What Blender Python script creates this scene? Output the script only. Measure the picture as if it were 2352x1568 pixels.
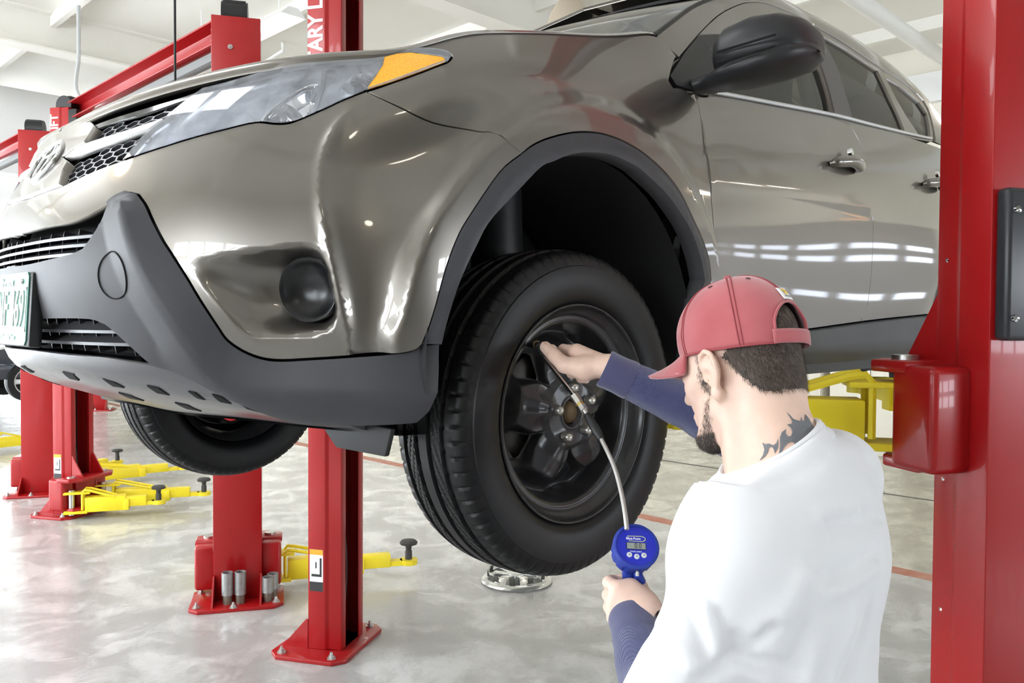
import bpy, bmesh, math, random, time
import numpy as np
from mathutils import Vector, Matrix
from mathutils.geometry import delaunay_2d_cdt
T0 = time.time()
random.seed(7); rng = np.random.default_rng(7)
for o in list(bpy.data.objects): bpy.data.objects.remove(o)
SC = bpy.context.scene
COL = SC.collection
# ------------------------------------------------------------------ camera
# world axes: x = forward of the lifted car, y = its left side, z = up, floor at z = 0
CAMF = 1882.0
CAMC = np.array([1.3725, 2.0531, 1.6])
_t, _r = math.radians(1.5), math.radians(.32)
_d = np.array([-math.sqrt(.5), -math.sqrt(.5), 0]); _rt = np.array([-math.sqrt(.5), math.sqrt(.5), 0]); _up = np.array([0, 0, 1.])
CF = _d*math.cos(_t) - _up*math.sin(_t); _U = np.cross(_rt, CF)
CR = _rt*math.cos(_r) + _U*math.sin(_r); CU = -_rt*math.sin(_r) + _U*math.cos(_r)
cam = bpy.data.cameras.new('camera'); camo = bpy.data.objects.new('camera', cam); COL.objects.link(camo)
cam.sensor_width = 36; cam.lens = 36*CAMF/2352; cam.clip_start = .05; cam.clip_end = 100
camo.matrix_world = Matrix(((CR[0], CU[0], -CF[0], CAMC[0]), (CR[1], CU[1], -CF[1], CAMC[1]), (CR[2], CU[2], -CF[2], CAMC[2]), (0, 0, 0, 1)))
SC.camera = camo
# ------------------------------------------------------------------ world, exposure
w = bpy.data.worlds.new('world'); SC.world = w; w.use_nodes = True
w.node_tree.nodes['Background'].inputs[0].default_value = (.85, .92, 1, 1)
w.node_tree.nodes['Background'].inputs[1].default_value = 1.0
SC.view_settings.view_transform = 'Standard'; SC.view_settings.look = 'None'
SC.view_settings.exposure = 0.32; SC.view_settings.gamma = 1.0; SC.view_settings.use_curve_mapping = False
try: SC.cycles.max_bounces = 9; SC.cycles.diffuse_bounces = 4; SC.cycles.glossy_bounces = 4
except Exception: pass

def proj(P):
    q = np.atleast_2d(P) - CAMC; z = q@CF
    return np.stack([1176 + CAMF*(q@CR)/z, 784 - CAMF*(q@CU)/z], -1)
def ray(p):
    return CF + CR*(p[0]-1176)/CAMF + CU*(784-p[1])/CAMF
def onplane(p, ax, val):
    v = ray(p); return CAMC + v*(val-CAMC[ax])/v[ax]
def atdepth(p, d): return CAMC + ray(p)*d

# ------------------------------------------------------------------ materials
MATS = {}
def mat(name, col, rough=.5, metal=0., coat=0., coatr=.05, emit=None, es=0., trans=0., ior=1.45, alpha=1., spec=.5, sss=0., noise=None, bump=None, sheen=0.):
    if name in MATS: return MATS[name]
    m = bpy.data.materials.new(name); m.use_nodes = True; nt = m.node_tree
    b = nt.nodes['Principled BSDF']; I = b.inputs
    c4 = (*col, 1)
    I['Base Color'].default_value = c4; I['Roughness'].default_value = rough; I['Metallic'].default_value = metal
    I['Coat Weight'].default_value = coat; I['Coat Roughness'].default_value = coatr
    I['Transmission Weight'].default_value = trans; I['IOR'].default_value = ior; I['Alpha'].default_value = alpha
    I['Specular IOR Level'].default_value = spec
    if sss: I['Subsurface Weight'].default_value = sss; I['Subsurface Radius'].default_value = (.012, .005, .003); I['Subsurface Scale'].default_value = 1
    if sheen: I['Sheen Weight'].default_value = sheen; I['Sheen Roughness'].default_value = .5
    if emit: I['Emission Color'].default_value = (*emit, 1); I['Emission Strength'].default_value = es
    tc = None
    def coords():
        nonlocal tc
        if tc is None: tc = nt.nodes.new('ShaderNodeTexCoord')
        return tc.outputs['Object']
    if noise:   # (scale, amount of colour variation, second colour or None, detail)
        sc, amt, c2, det = noise
        n = nt.nodes.new('ShaderNodeTexNoise'); n.inputs['Scale'].default_value = sc; n.inputs['Detail'].default_value = det
        nt.links.new(coords(), n.inputs['Vector'])
        r = nt.nodes.new('ShaderNodeValToRGB'); r.color_ramp.elements[0].position = .35; r.color_ramp.elements[1].position = .65
        if c2 is None: c2 = tuple(min(1, x*(1-amt)) for x in col)
        r.color_ramp.elements[0].color = c4; r.color_ramp.elements[1].color = (*[col[i]*(1-amt) + c2[i]*amt for i in range(3)], 1)
        nt.links.new(n.outputs['Fac'], r.inputs['Fac']); nt.links.new(r.outputs['Color'], I['Base Color'])
    if bump:    # (scale, strength, distance)
        n2 = nt.nodes.new('ShaderNodeTexNoise'); n2.inputs['Scale'].default_value = bump[0]; n2.inputs['Detail'].default_value = 4
        nt.links.new(coords(), n2.inputs['Vector'])
        bp = nt.nodes.new('ShaderNodeBump'); bp.inputs['Strength'].default_value = bump[1]; bp.inputs['Distance'].default_value = bump[2]
        nt.links.new(n2.outputs['Fac'], bp.inputs['Height']); nt.links.new(bp.outputs['Normal'], I['Normal'])
    MATS[name] = m; return m
PAINT = mat('grey_brown_metallic_paint', (.185, .170, .150), .34, .88, 1., .04, bump=(900, .04, .001))
PLAST = mat('dark_grey_plastic', (.036, .036, .041), .5, bump=(700, .12, .001), noise=(5, .4, (.062, .062, .068), 5))
BLACK = mat('black_plastic', (.012, .012, .013), .45)
MATTE = mat('matte_black', (.006, .006, .006), .9)
GLOSSB = mat('gloss_black', (.012, .012, .014), .12, coat=.5)
CHROME = mat('chrome', (.82, .83, .85), .08, 1.)
SILVER = mat('silver_paint', (.62, .62, .62), .28, .8)
STEEL = mat('brushed_steel', (.55, .54, .52), .3, 1.)
RED = mat('red_lift_paint', (.34, .003, .005), .36, coat=.2, noise=(3, .25, (.40, .010, .010), 6), bump=(160, .06, .002))
YEL = mat('yellow_paint', (.95, .77, .025), .42, noise=(6, .4, (.82, .62, .03), 5))
RUB = mat('tire_rubber', (.005, .005, .0055), .46, spec=.35, bump=(350, .1, .001))
WHITE = mat('white_paint', (.8, .8, .78), .5)
GLASS = mat('window_glass', (.55, .6, .56), .02, trans=1., ior=1.1, spec=.5)
TINT = mat('tinted_glass', (.10, .11, .10), .03, trans=.85, ior=1.25)

# ------------------------------------------------------------------ mesh helpers
def link(o, parent=None):
    COL.objects.link(o)
    if parent is not None: o.parent = parent
    return o
def tag(o, label=None, cat=None, group=None, kind=None):
    if label: o['label'] = label
    if cat: o['category'] = cat
    if group: o['group'] = group
    if kind: o['kind'] = kind
    return o
def empty(name, loc=(0, 0, 0), rz=0, parent=None):
    o = bpy.data.objects.new(name, None); o.location = loc; o.rotation_euler = (0, 0, rz); o.empty_display_size = .1
    return link(o, parent)
def mesh(name, V, F, m, parent=None, smooth=False, normals=None, sharp=None):
    me = bpy.data.meshes.new(name)
    me.from_pydata([tuple(map(float, v)) for v in V], [], [tuple(int(i) for i in f) for f in F]); me.update()
    if smooth or normals is not None:
        me.polygons.foreach_set('use_smooth', [True]*len(me.polygons))
    if normals is not None: me.normals_split_custom_set_from_vertices([tuple(map(float, n)) for n in normals])
    elif smooth and sharp:
        try: me.set_sharp_from_angle(angle=math.radians(sharp))
        except Exception: pass
    o = bpy.data.objects.new(name, me)
    if isinstance(m, (list, tuple)):
        for k in m: me.materials.append(k)
    else: me.materials.append(m)
    o_parent = parent
    link(o)
    if parent is not None: o.parent = parent; o.matrix_parent_inverse = Matrix.Identity(4)
    return o
class MB:
    """collects shapes into one mesh"""
    def __init__(s): s.V = []; s.F = []; s.M = []
    def add(s, V, F, mi=0):
        b = len(s.V); s.V += [tuple(map(float, v)) for v in V]; s.F += [tuple(int(i)+b for i in f) for f in F]; s.M += [mi]*len(F); return s
    def box(s, lo, hi, mi=0):
        x0, y0, z0 = lo; x1, y1, z1 = hi
        V = [(x0,y0,z0),(x1,y0,z0),(x1,y1,z0),(x0,y1,z0),(x0,y0,z1),(x1,y0,z1),(x1,y1,z1),(x0,y1,z1)]
        return s.add(V, [(0,3,2,1),(4,5,6,7),(0,1,5,4),(1,2,6,5),(2,3,7,6),(3,0,4,7)], mi)
    def prism(s, poly, ax, a, b, mi=0):
        """extrude a 2-D polygon along axis ax between a and b; 2-D axes are the remaining ones in cyclic order"""
        i, j = (ax+1) % 3, (ax+2) % 3; n = len(poly); V = []
        for t in (a, b):
            for p in poly:
                v = [0, 0, 0]; v[ax] = t; v[i] = p[0]; v[j] = p[1]; V.append(v)
        F = [tuple(range(n))[::-1], tuple(range(n, 2*n))] + [(k, (k+1) % n, n+(k+1) % n, n+k) for k in range(n)]
        return s.add(V, F, mi)
    def tube(s, pts, r, n=10, mi=0, cap=True):
        pts = [np.array(p, float) for p in pts]; m = len(pts); rr = r if hasattr(r, '__len__') else [r]*m
        V = []; T = []
        for k in range(m):
            t = pts[min(k+1, m-1)] - pts[max(k-1, 0)]; T.append(t/(np.linalg.norm(t)+1e-12))
        a = np.array([0, 0, 1.]) if abs(T[0][2]) < .9 else np.array([1., 0, 0])
        nn = np.cross(T[0], a); nn /= np.linalg.norm(nn)
        for k in range(m):
            nn = nn - T[k]*np.dot(nn, T[k]); nn /= np.linalg.norm(nn); bb = np.cross(T[k], nn)
            for q in range(n):
                an = 2*math.pi*q/n; V.append(pts[k] + rr[k]*(math.cos(an)*nn + math.sin(an)*bb))
        F = [(k*n+q, k*n+(q+1) % n, (k+1)*n+(q+1) % n, (k+1)*n+q) for k in range(m-1) for q in range(n)]
        if cap: F += [tuple(range(n))[::-1], tuple(range((m-1)*n, m*n))]
        return s.add(V, F, mi)
    def lathe(s, prof, n=32, M=None, mi=0):
        """prof: list of (radius, height); axis z, transformed by 4x4 M"""
        V = []; m = len(prof)
        for r, h in prof:
            for q in range(n):
                a = 2*math.pi*q/n; V.append(Vector((r*math.cos(a), r*math.sin(a), h)))
        if M is not None: V = [M@v for v in V]
        F = [(k*n+q, k*n+(q+1) % n, (k+1)*n+(q+1) % n, (k+1)*n+q) for k in range(m-1) for q in range(n)]
        return s.add(V, F, mi)
    def build(s, name, m, parent=None, smooth=False, bevel=0, seg=2, sharp=35, xf=None):
        V = s.V if xf is None else [xf@Vector(v) for v in s.V]
        o = mesh(name, V, s.F, m, parent, smooth, sharp=sharp)
        if any(s.M): o.data.polygons.foreach_set('material_index', s.M)
        if bevel:
            bm = bmesh.new(); bm.from_mesh(o.data)
            bmesh.ops.remove_doubles(bm, verts=bm.verts, dist=1e-5)
            bmesh.ops.recalc_face_normals(bm, faces=bm.faces)
            es = [e for e in bm.edges if len(e.link_faces) == 2 and e.calc_face_angle(0) > .5]
            bmesh.ops.bevel(bm, geom=es, offset=bevel, segments=seg, profile=.5, affect='EDGES', clamp_overlap=True)
            bm.to_mesh(o.data); bm.free()
            o.data.polygons.foreach_set('use_smooth', [True]*len(o.data.polygons))
            try: o.data.set_sharp_from_angle(angle=math.radians(40))
            except Exception: pass
        return o
def frame_mat(origin, zdir, xhint=(0, 0, 1)):
    z = Vector(zdir).normalized(); x = Vector(xhint); x = (x - z*x.dot(z))
    if x.length < 1e-6: x = Vector((1, 0, 0)); x = x - z*x.dot(z)
    x.normalize(); y = z.cross(x)
    return Matrix(((x[0], y[0], z[0], origin[0]), (x[1], y[1], z[1], origin[1]), (x[2], y[2], z[2], origin[2]), (0, 0, 0, 1)))
def text_mesh(name, body, size, m, M, parent=None, ext=.0006, font=None, xs=1., align='CENTER', bold=0.):
    cu = bpy.data.curves.new(name, 'FONT'); cu.body = body; cu.size = size; cu.extrude = ext; cu.align_x = align; cu.align_y = 'CENTER'; cu.offset = bold; cu.resolution_u = 3
    to = bpy.data.objects.new('tmp', cu); COL.objects.link(to)
    dg = bpy.context.evaluated_depsgraph_get(); me = bpy.data.meshes.new_from_object(to.evaluated_get(dg))
    bpy.data.objects.remove(to)
    me.transform(M@Matrix.Diagonal((xs, 1, 1, 1))); me.name = name; me.materials.clear(); me.materials.append(m)
    o = bpy.data.objects.new(name, me); link(o)
    if parent is not None: o.parent = parent
    return o
def sm(t): t = np.clip(t, 0, 1); return t*t*(3-2*t)
def catmull(pts, n=6, closed=False):
    P = np.array(pts, float); N = len(P); out = []
    rngk = range(N) if closed else range(N-1)
    for k in rngk:
        p1 = P[k]; p2 = P[(k+1) % N]
        p0 = P[(k-1) % N] if closed or k > 0 else 2*p1-p2
        p3 = P[(k+2) % N] if closed or k+2 < N else 2*p2-p1
        for q in range(n):
            t = q/n; out.append(.5*((2*p1) + (p2-p0)*t + (2*p0-5*p1+4*p2-p3)*t*t + (3*p1-p0-3*p2+p3)*t**3))
    if not closed: out.append(P[-1])
    return np.array(out)
def seg_dist(Q, poly, closed=False):
    """distance of each 2-D point to a polyline"""
    A = np.array(poly); B = np.roll(A, -1, 0)
    if not closed: A, B = A[:-1], B[:-1]
    d = np.full(len(Q), 1e9)
    for a, b in zip(A, B):
        ab = b-a; t = np.clip(((Q-a)@ab)/(ab@ab+1e-15), 0, 1); d = np.minimum(d, np.linalg.norm(Q-a-t[:, None]*ab, axis=1))
    return d
def inside(Q, poly):
    A = np.array(poly); x, y = Q[:, 0], Q[:, 1]; c = np.zeros(len(Q), bool); n = len(A); j = n-1
    for i in range(n):
        xi, yi = A[i]; xj, yj = A[j]
        if yi != yj:
            k = ((yi > y) != (yj > y)) & (x < (xj-xi)*(y-yi)/(yj-yi)+xi); c ^= k
        j = i
    return c
def resample(poly, h, closed=True):
    P = np.array(poly); out = []; n = len(P)
    for i in range(n if closed else n-1):
        a, b = P[i], P[(i+1) % n]; L = np.linalg.norm(b-a); k = max(1, int(round(L/h)))
        for q in range(k): out.append(a+(b-a)*q/k)
    if not closed: out.append(P[-1])
    out2 = [out[0]]
    for p in out[1:]:
        if np.linalg.norm(p-out2[-1]) > h*.25: out2.append(p)
    if closed and np.linalg.norm(out2[0]-out2[-1]) < h*.25: out2.pop()
    return np.array(out2)
# ================================================================== THE ROOM
def nodes_floor():
    m = bpy.data.materials.new('worn_concrete_floor'); m.use_nodes = True; nt = m.node_tree; b = nt.nodes['Principled BSDF']
    tc = nt.nodes.new('ShaderNodeTexCoord')
    def noise(sc, det, rough=.55, dist=0.):
        n = nt.nodes.new('ShaderNodeTexNoise'); n.inputs['Scale'].default_value = sc; n.inputs['Detail'].default_value = det; n.inputs['Roughness'].default_value = rough; n.inputs['Distortion'].default_value = dist
        nt.links.new(tc.outputs['Object'], n.inputs['Vector']); return n
    def ramp(src, p0, c0, p1, c1):
        r = nt.nodes.new('ShaderNodeValToRGB'); r.color_ramp.elements[0].position = p0; r.color_ramp.elements[0].color = (*c0, 1); r.color_ramp.elements[1].position = p1; r.color_ramp.elements[1].color = (*c1, 1)
        nt.links.new(src, r.inputs['Fac']); return r
    def mix(a, c, fac, mode='MIX'):
        x = nt.nodes.new('ShaderNodeMix'); x.data_type = 'RGBA'; x.blend_type = mode
        if hasattr(fac, 'node') or not isinstance(fac, float): nt.links.new(fac, x.inputs['Factor'])
        else: x.inputs['Factor'].default_value = fac
        nt.links.new(a, x.inputs['A']); nt.links.new(c, x.inputs['B']); return x.outputs['Result']
    n1 = noise(.9, 6, .6, .6); n2 = noise(3.2, 9, .68, .5); n3 = noise(26, 5)
    base = ramp(n1.outputs['Fac'], .35, (.53, .53, .52), .65, (.66, .66, .66))
    stain = ramp(n2.outputs['Fac'], .46, (.36, .355, .34), .60, (1, 1, 1))
    c = mix(base.outputs['Color'], stain.outputs['Color'], .55, 'MULTIPLY')
    sp = ramp(n3.outputs['Fac'], .30, (.72, .70, .68), .42, (1, 1, 1)); c = mix(c, sp.outputs['Color'], .5, 'MULTIPLY')
    # beyond the painted line (x < -4.1) the floor colour is multiplied by cream
    sx = nt.nodes.new('ShaderNodeSeparateXYZ'); nt.links.new(tc.outputs['Object'], sx.inputs[0])
    gt = nt.nodes.new('ShaderNodeMath'); gt.operation = 'LESS_THAN'; gt.inputs[1].default_value = -4.08; nt.links.new(sx.outputs['X'], gt.inputs[0])
    cream = nt.nodes.new('ShaderNodeRGB'); cream.outputs[0].default_value = (.98, .93, .80, 1)
    cc = mix(c, cream.outputs[0], 1., 'MULTIPLY'); c = mix(c, cc, gt.outputs[0])
    nt.links.new(c, b.inputs['Base Color'])
    rr = ramp(n2.outputs['Fac'], .4, (.34, .34, .34), .62, (.20, .20, .20)); nt.links.new(rr.outputs['Color'], b.inputs['Roughness'])
    bp = nt.nodes.new('ShaderNodeBump'); bp.inputs['Strength'].default_value = .025; bp.inputs['Distance'].default_value = .01; nt.links.new(n2.outputs['Fac'], bp.inputs['Height']); nt.links.new(bp.outputs['Normal'], b.inputs['Normal'])
    b.inputs['Coat Weight'].default_value = .25; b.inputs['Coat Roughness'].default_value = .12
    return m
CREAM = mat('cream_wall_paint', (.80, .76, .66), .7, noise=(1.2, .12, None, 4))
CEIL = mat('white_ceiling_paint', (.82, .80, .74), .8, noise=(1., .10, None, 4))
WHT = mat('white_enamel', (.82, .82, .80), .45)
X0, X1, Y0, Y1, ZC = -9.3, 6.2, -21., 7.5, 4.95
def struct(name, mb, m, parent=None, **k):
    o = mb.build(name, m, parent, **k)
    if parent is None: o['kind'] = 'structure'
    return o
mb = MB(); mb.box((X0-.2, Y0-.2, -.2), (X1+.2, Y1+.2, 0)); floor = struct('floor', mb, nodes_floor())
mb = MB(); mb.box((X0-.2, Y0-.2, ZC), (X1+.2, Y1+.2, ZC+.2)); struct('ceiling', mb, CEIL)
mb = MB(); mb.box((X0-.2, Y0, 0), (X0, Y1, ZC)); wr = struct('wall_rear', mb, CREAM)
# painted line and slab joint
REDLINE = mat('red_floor_paint', (.42, .12, .07), .5, noise=(9, .6, (.55, .33, .25), 6))
mb = MB(); mb.box((-4.17, Y0, 0), (-4.03, Y1, .0015)); struct('floor_line', mb, REDLINE, floor)
mb = MB(); mb.box((-6.50, Y0, 0), (-6.46, Y1, .0015)); struct('floor_joint', mb, mat('joint_filler', (.09, .09, .08), .8), floor)
# walls with glazed openings
DAY = mat('daylight_pane', (.8, .85, .9), .2, emit=(.86, .93, 1.), es=20.0)
ALU = mat('door_white', (.72, .72, .70), .5)
def wall_with_doors(name, ax, pos, lo, hi, doors, thick, sgn, wmat=None):
    wmat = wmat or CREAM
    """wall in plane ax=pos, running along the other horizontal axis, with sectional doors (start, end, height)"""
    mb = MB(); cur = lo
    def bx(a, b, z0, z1):
        p0, p1 = sorted((pos, pos+sgn*thick))
        if ax == 0: mb.box((p0, a, z0), (p1, b, z1))
        else: mb.box((a, p0, z0), (b, p1, z1))
    for a, b, h in doors:
        bx(cur, a, 0, ZC); bx(a, b, h, ZC); cur = b
    bx(cur, hi, 0, ZC); return struct(name, mb, wmat)
def sect_door(name, ax, pos, a, b, h, sgn, rows, glazed, cols=4, mpane=None, mg=.09):
    d = empty(name, ((pos, (a+b)/2, 0) if ax == 0 else ((a+b)/2, pos, 0))); d['kind'] = 'structure'
    L = d.location.copy(); rh = h/rows; cw = (b-a)/cols
    def bx(m_, s0, s1, z0, z1, d0, d1, par, nm):
        mb = MB(); p0, p1 = sorted((sgn*d0, sgn*d1)); c = (a+b)/2
        if ax == 0: mb.box((p0, s0-c, z0), (p1, s1-c, z1))
        else: mb.box((s0-c, p0, z0), (s1-c, p1, z1))
        return mb.build(nm, m_, par)
    for r in range(rows):
        z0, z1 = r*rh, (r+1)*rh
        if r in glazed:
            fr = MB(); c = (a+b)/2
            def fb(s0, s1, zz0, zz1):
                p0, p1 = sorted((sgn*.02, sgn*.07))
                if ax == 0: fr.box((p0, s0-c, zz0), (p1, s1-c, zz1))
                else: fr.box((s0-c, p0, zz0), (s1-c, p1, zz1))
            fb(a, b, z0+.005, z0+mg); fb(a, b, z1-mg, z1-.005)
            for k in range(cols+1): x = a+k*cw; fb(max(a, x-.06), min(b, x+.06), z0+mg, z1-mg)
            f = fr.build('door_section', ALU, d)
            for k in range(cols): bx(mpane or DAY, a+k*cw+.06, a+(k+1)*cw-.06, z0+mg, z1-mg, .05, .055, f, 'pane')
        else: bx(ALU, a, b, z0+.005, z1-.005, .02, .07, d, 'door_section')
    return d
fd_doors = [(-19.6, -16.4, 3.4), (-15.7, -12.5, 3.4), (-11.8, -8.6, 3.4), (-7.9, -4.7, 3.4), (-4.0, -.8, 3.4), (-.1, 3.1, 3.4)]
wall_with_doors('wall_front', 0, X1, Y0, Y1, fd_doors, .2, 1)
for i, (a, b, h) in enumerate(fd_doors): sect_door('door_%d' % (i+1), 0, X1, a, b, h, 1, 6, (1, 2, 3, 4, 5) if b < -1 else (3, 4), 4)
wall_with_doors('wall_left', 1, Y0, X0, X1, [(-5.5, -1.5, 3.4), (0.5, 4.5, 3.4)], .2, -1)
sect_door('door_7', 1, Y0, -5.5, -1.5, 3.4, -1, 6, (0, 1, 2, 3, 4), 5); sect_door('door_8', 1, Y0, .5, 4.5, 3.4, -1, 6, (0, 1, 2, 3, 4), 5)
wall_with_doors('wall_right', 1, Y1, X0, X1, [(-8.2, -4.6, 3.4), (-3.6, 0., 3.4)], .2, 1, mat('grey_block_wall', (.20, .19, .17), .8, noise=(2, .3, None, 4)))
ALU = mat('door_brown', (.16, .15, .13), .5); sect_door('door_9', 1, Y1, -8.2, -4.6, 3.4, 1, 6, (2, 3), 5); sect_door('door_10', 1, Y1, -3.6, 0., 3.4, 1, 6, (2, 3), 5)
sect_door('door_11', 0, X0, 3.3, 6.5, 2.8, 1, 14, (5, 7, 10, 11), 6, mat('dim_daylight_pane', (.7, .75, .85), .2, emit=(.78, .86, 1.), es=5.), .055)
# ceiling beams along the bays
for i, y in enumerate((-17.5, -13.2, -8.05, -3.9, 1.2, 5.2)):
    mb = MB(); mb.prism([(y-.12, ZC-.42), (y+.12, ZC-.42), (y+.12, ZC-.40), (y+.012, ZC-.40), (y+.012, ZC-.02), (y+.12, ZC-.02), (y+.12, ZC), (y-.12, ZC), (y-.12, ZC-.02), (y-.012, ZC-.02), (y-.012, ZC-.40), (y-.12, ZC-.40)], 0, X0, X1)
    struct('trim_%d' % (i+1), mb, CEIL)
for i, x in enumerate((-8.3, -6.6, -4.9, -3.2, -1.5, .2, 1.9, 3.6)):
    mb = MB(); mb.box((x-.03, Y0, ZC-.14), (x+.03, Y1, ZC)); struct('trim_%d' % (i+7), mb, CEIL)
# pilaster strips and panels on the rear wall
for i, y in enumerate(np.arange(-19, 7, 2.6)):
    mb = MB(); mb.box((X0, y-.06, 0), (X0+.05, y+.06, ZC)); mb.build('wall_rib', CREAM, wr)
mb = MB(); mb.box((X0, Y0, 4.25), (X0+.12, Y1, 4.6)); mb.build('wall_band', WHT, wr)
# strip lights hung from the ceiling
TUBE = mat('fluorescent_diffuser', (.9, .9, .88), .4, emit=(1., .95, .86), es=14.)
def strip_light(x, y, z, along, L=2.4, lab=None):
    t = empty('strip_light', (x, y, z)); tag(t, lab, 'ceiling light', 'fluorescent strip lights under the ceiling')
    def B(lo, hi):
        if along == 'y': lo, hi = (lo[1], lo[0], lo[2]), (hi[1], hi[0], hi[2])
        return lo, hi
    mb = MB(); mb.prism([(-.13, -.02), (.13, -.02), (.05, .06), (-.05, .06)], 0, -L/2, L/2)
    if along == 'y': mb.V = [(v[1], v[0], v[2]) for v in mb.V]
    mb.build('housing', WHT, t)
    for s in (-.06, .06):
        mb = MB(); mb.tube([(-L/2+.04, s, -.04), (L/2-.04, s, -.04)] if along == 'x' else [(s, -L/2+.04, -.04), (s, L/2-.04, -.04)], .019, 8); mb.build('tube', TUBE, t, True)
    for s in (-L*.38, L*.38):
        mb = MB(); p = (s, 0) if along == 'x' else (0, s); mb.tube([(p[0], p[1], .06), (p[0], p[1], ZC-z)], .006, 6); mb.build('hanger', WHT, t)
    return t
for x, y, lab in ((-2.6, -5.9, 'white twin-tube strip light hung above the next bay, behind the red beam'), (-2.6, -12.9, 'white twin-tube strip light between the two air ducts, over the lifts'), (-2.6, -18.2, 'white twin-tube strip light over the lifts, farthest down the hall'), (2.6, -12.9, 'white twin-tube strip light between the two air ducts, by the bay doors'), (2.6, -18.2, 'white twin-tube strip light by the bay doors, farthest down the hall'), (-6.6, -5.9, 'white twin-tube strip light near the rear wall, nearer one'), (-6.6, -12.9, 'white twin-tube strip light near the rear wall, farther one')):
    strip_light(x, y, 4.42, 'y', 2.2, lab)
FILLGLOW = mat('fill_panel_diffuser', (.9, .9, .9), .4, emit=(.93, .97, 1.), es=13.)  # unseen panels, added to put a bright sheen on the upper bumper
def fill_panel(x, y, z, lab):
    t = empty('fill_panel_light', (x, y, z)); tag(t, lab, 'ceiling light', 'added panel lights ahead of the car')
    mb = MB(); mb.box((-.36, -1.26, 0), (.36, 1.26, .10)); mb.build('housing', WHT, t, bevel=.01)
    mb = MB(); mb.box((-.33, -1.22, -.012), (.33, 1.22, -.002)); mb.build('diffuser', FILLGLOW, t)
    for sx in (-.3, .3):
        for sy in (-1., 1.): mb = MB(); mb.tube([(sx, sy, .10), (sx, sy, ZC-z-.15)], .006, 6); mb.build('hanger', WHT, t)
fill_panel(1.9, -1.3, 4.5, 'added white panel light ahead of the car, nearer the lift post'); fill_panel(2.9, -4.6, 4.5, 'added white panel light ahead of the next bay')
# high-bay lamps
def high_bay(x, y, z, col, es, lab, r=.27):
    t = empty('high_bay_lamp', (x, y, z)); tag(t, lab, 'ceiling lamp', 'high-bay lamps')
    mb = MB(); mb.lathe([(r+.02, -.01), (r, .10), (r*.78, .12), (r*.74, .20), (r*.62, .32), (r*.42, .42), (r*.2, .47), (.05, .50), (.05, .62), (0, .62)], 40); mb.build('shade', mat('tan_lamp_shade', (.50, .43, .33), .5), t, True)
    mb = MB(); mb.lathe([(r+.02, -.01), (r+.026, .0), (r+.006, .11)], 40); mb.build('rim', mat('cream_lamp_rim', (.75, .68, .58), .5), t, True)
    mb = MB(); mb.lathe([(0, .03), (r*.9, .03)], 32); mb.build('lamp_glow', mat('lamp_glow_%s' % ('warm' if col[2] < .6 else 'white'), (.9, .9, .9), .5, emit=col, es=es), t)
    mb = MB(); mb.tube([(0, 0, .62), (0, 0, ZC-z)], .012, 8); mb.build('hanging_rod', WHT, t)
high_bay(-3.84, -2.5, 3.82, (1, .93, .8), 18, 'tan domed high-bay lamp above the bonnet')
high_bay(-6.2, 4.03, 3.03, (1, .97, .9), 60, 'tan domed high-bay lamp hung low in the rear right bay, nearer one'); high_bay(-8.6, 4.86, 3.54, (1, .97, .9), 60, 'tan domed high-bay lamp hung low in the rear right bay, by the wall')
high_bay(-8.2, 5.75, 3.1, (1, .5, .25), 25, 'small lamp glowing orange in the rear right bay', .15); high_bay(-8.75, 4.1, 2.8, (1, .55, .3), 25, 'small lamp glowing orange lower in the rear right bay', .12)
high_bay(3.0, 4.6, 4.0, (1, .96, .88), 60, 'tan domed high-bay lamp by the bay doors, right of the SUV'); high_bay(3.2, -2.6, 4.0, (1, .96, .88), 60, 'tan domed high-bay lamp by the bay doors, ahead of the SUV'); high_bay(-7., .2, 4.0, (1, .94, .82), 60, 'tan domed high-bay lamp behind the SUV near the rear wall'); high_bay(3.2, -7., 4.0, (1, .96, .88), 60, 'tan domed high-bay lamp by the bay doors, in the next bay')
# pipes and ducts
DUCT = mat('white_duct', (.80, .80, .80), .55)
mb = MB(); mb.tube([(X0+.25, -10.6, 4.10), (X1-.25, -10.6, 4.10)], .58, 36); o = mb.build('air_duct', DUCT, None, True, sharp=60); tag(o, 'fat round white air duct along the ceiling at left', 'duct')
mb = MB(); mb.tube([(X0+.25, -15.2, 4.2), (X1-.25, -15.2, 4.2)], .5, 32); o = mb.build('air_duct', DUCT, None, True, sharp=60); tag(o, 'far white air duct behind the fat left one', 'duct')
def pipe(pts, r, lab, m=WHT, nm='pipe'):
    mb = MB(); mb.tube(pts, r, 10); o = mb.build(nm, m, None, True, sharp=60); tag(o, lab, 'pipe'); return o
pp = onplane((2050, 55), 2, 4.25); pipe([(X0+.2, pp[1], 4.25), (X1-.1, pp[1], 4.25)], .07, 'white ceiling pipe beside the near red post')
pp = onplane((650, 60), 1, -7.0); pipe([(pp[0], -7., ZC-.01), (pp[0], -7., pp[2]-.3), (pp[0]+.25, -7.5, pp[2]-.55), (pp[0]+.5, -8.05, pp[2]-.8)], .025, 'white conduit dropping behind the red lift beam')
pp = onplane((181, 100), 1, -6.4); pipe(catmull([(pp[0], -6.4, ZC-.4), (pp[0], -6.4, pp[2]-.1), (pp[0]+.02, -6.35, pp[2]-.5), (pp[0]-.2, -5.9, 3.5)], 6), .018, 'grey hose hanging behind the lettered lift post', mat('grey_hose', (.42, .43, .43), .5), 'hose')
pp = onplane((402, 100), 1, -1.0); pz = onplane((402, 192), 1, -1.0); pipe([(pp[0], -1., ZC-.15), (pp[0], -1., pz[2])], .0045, 'thin black cord hanging in front of the red lift beam', BLACK, 'cord')
pp = onplane((345, 20), 1, -7.4)
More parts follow.
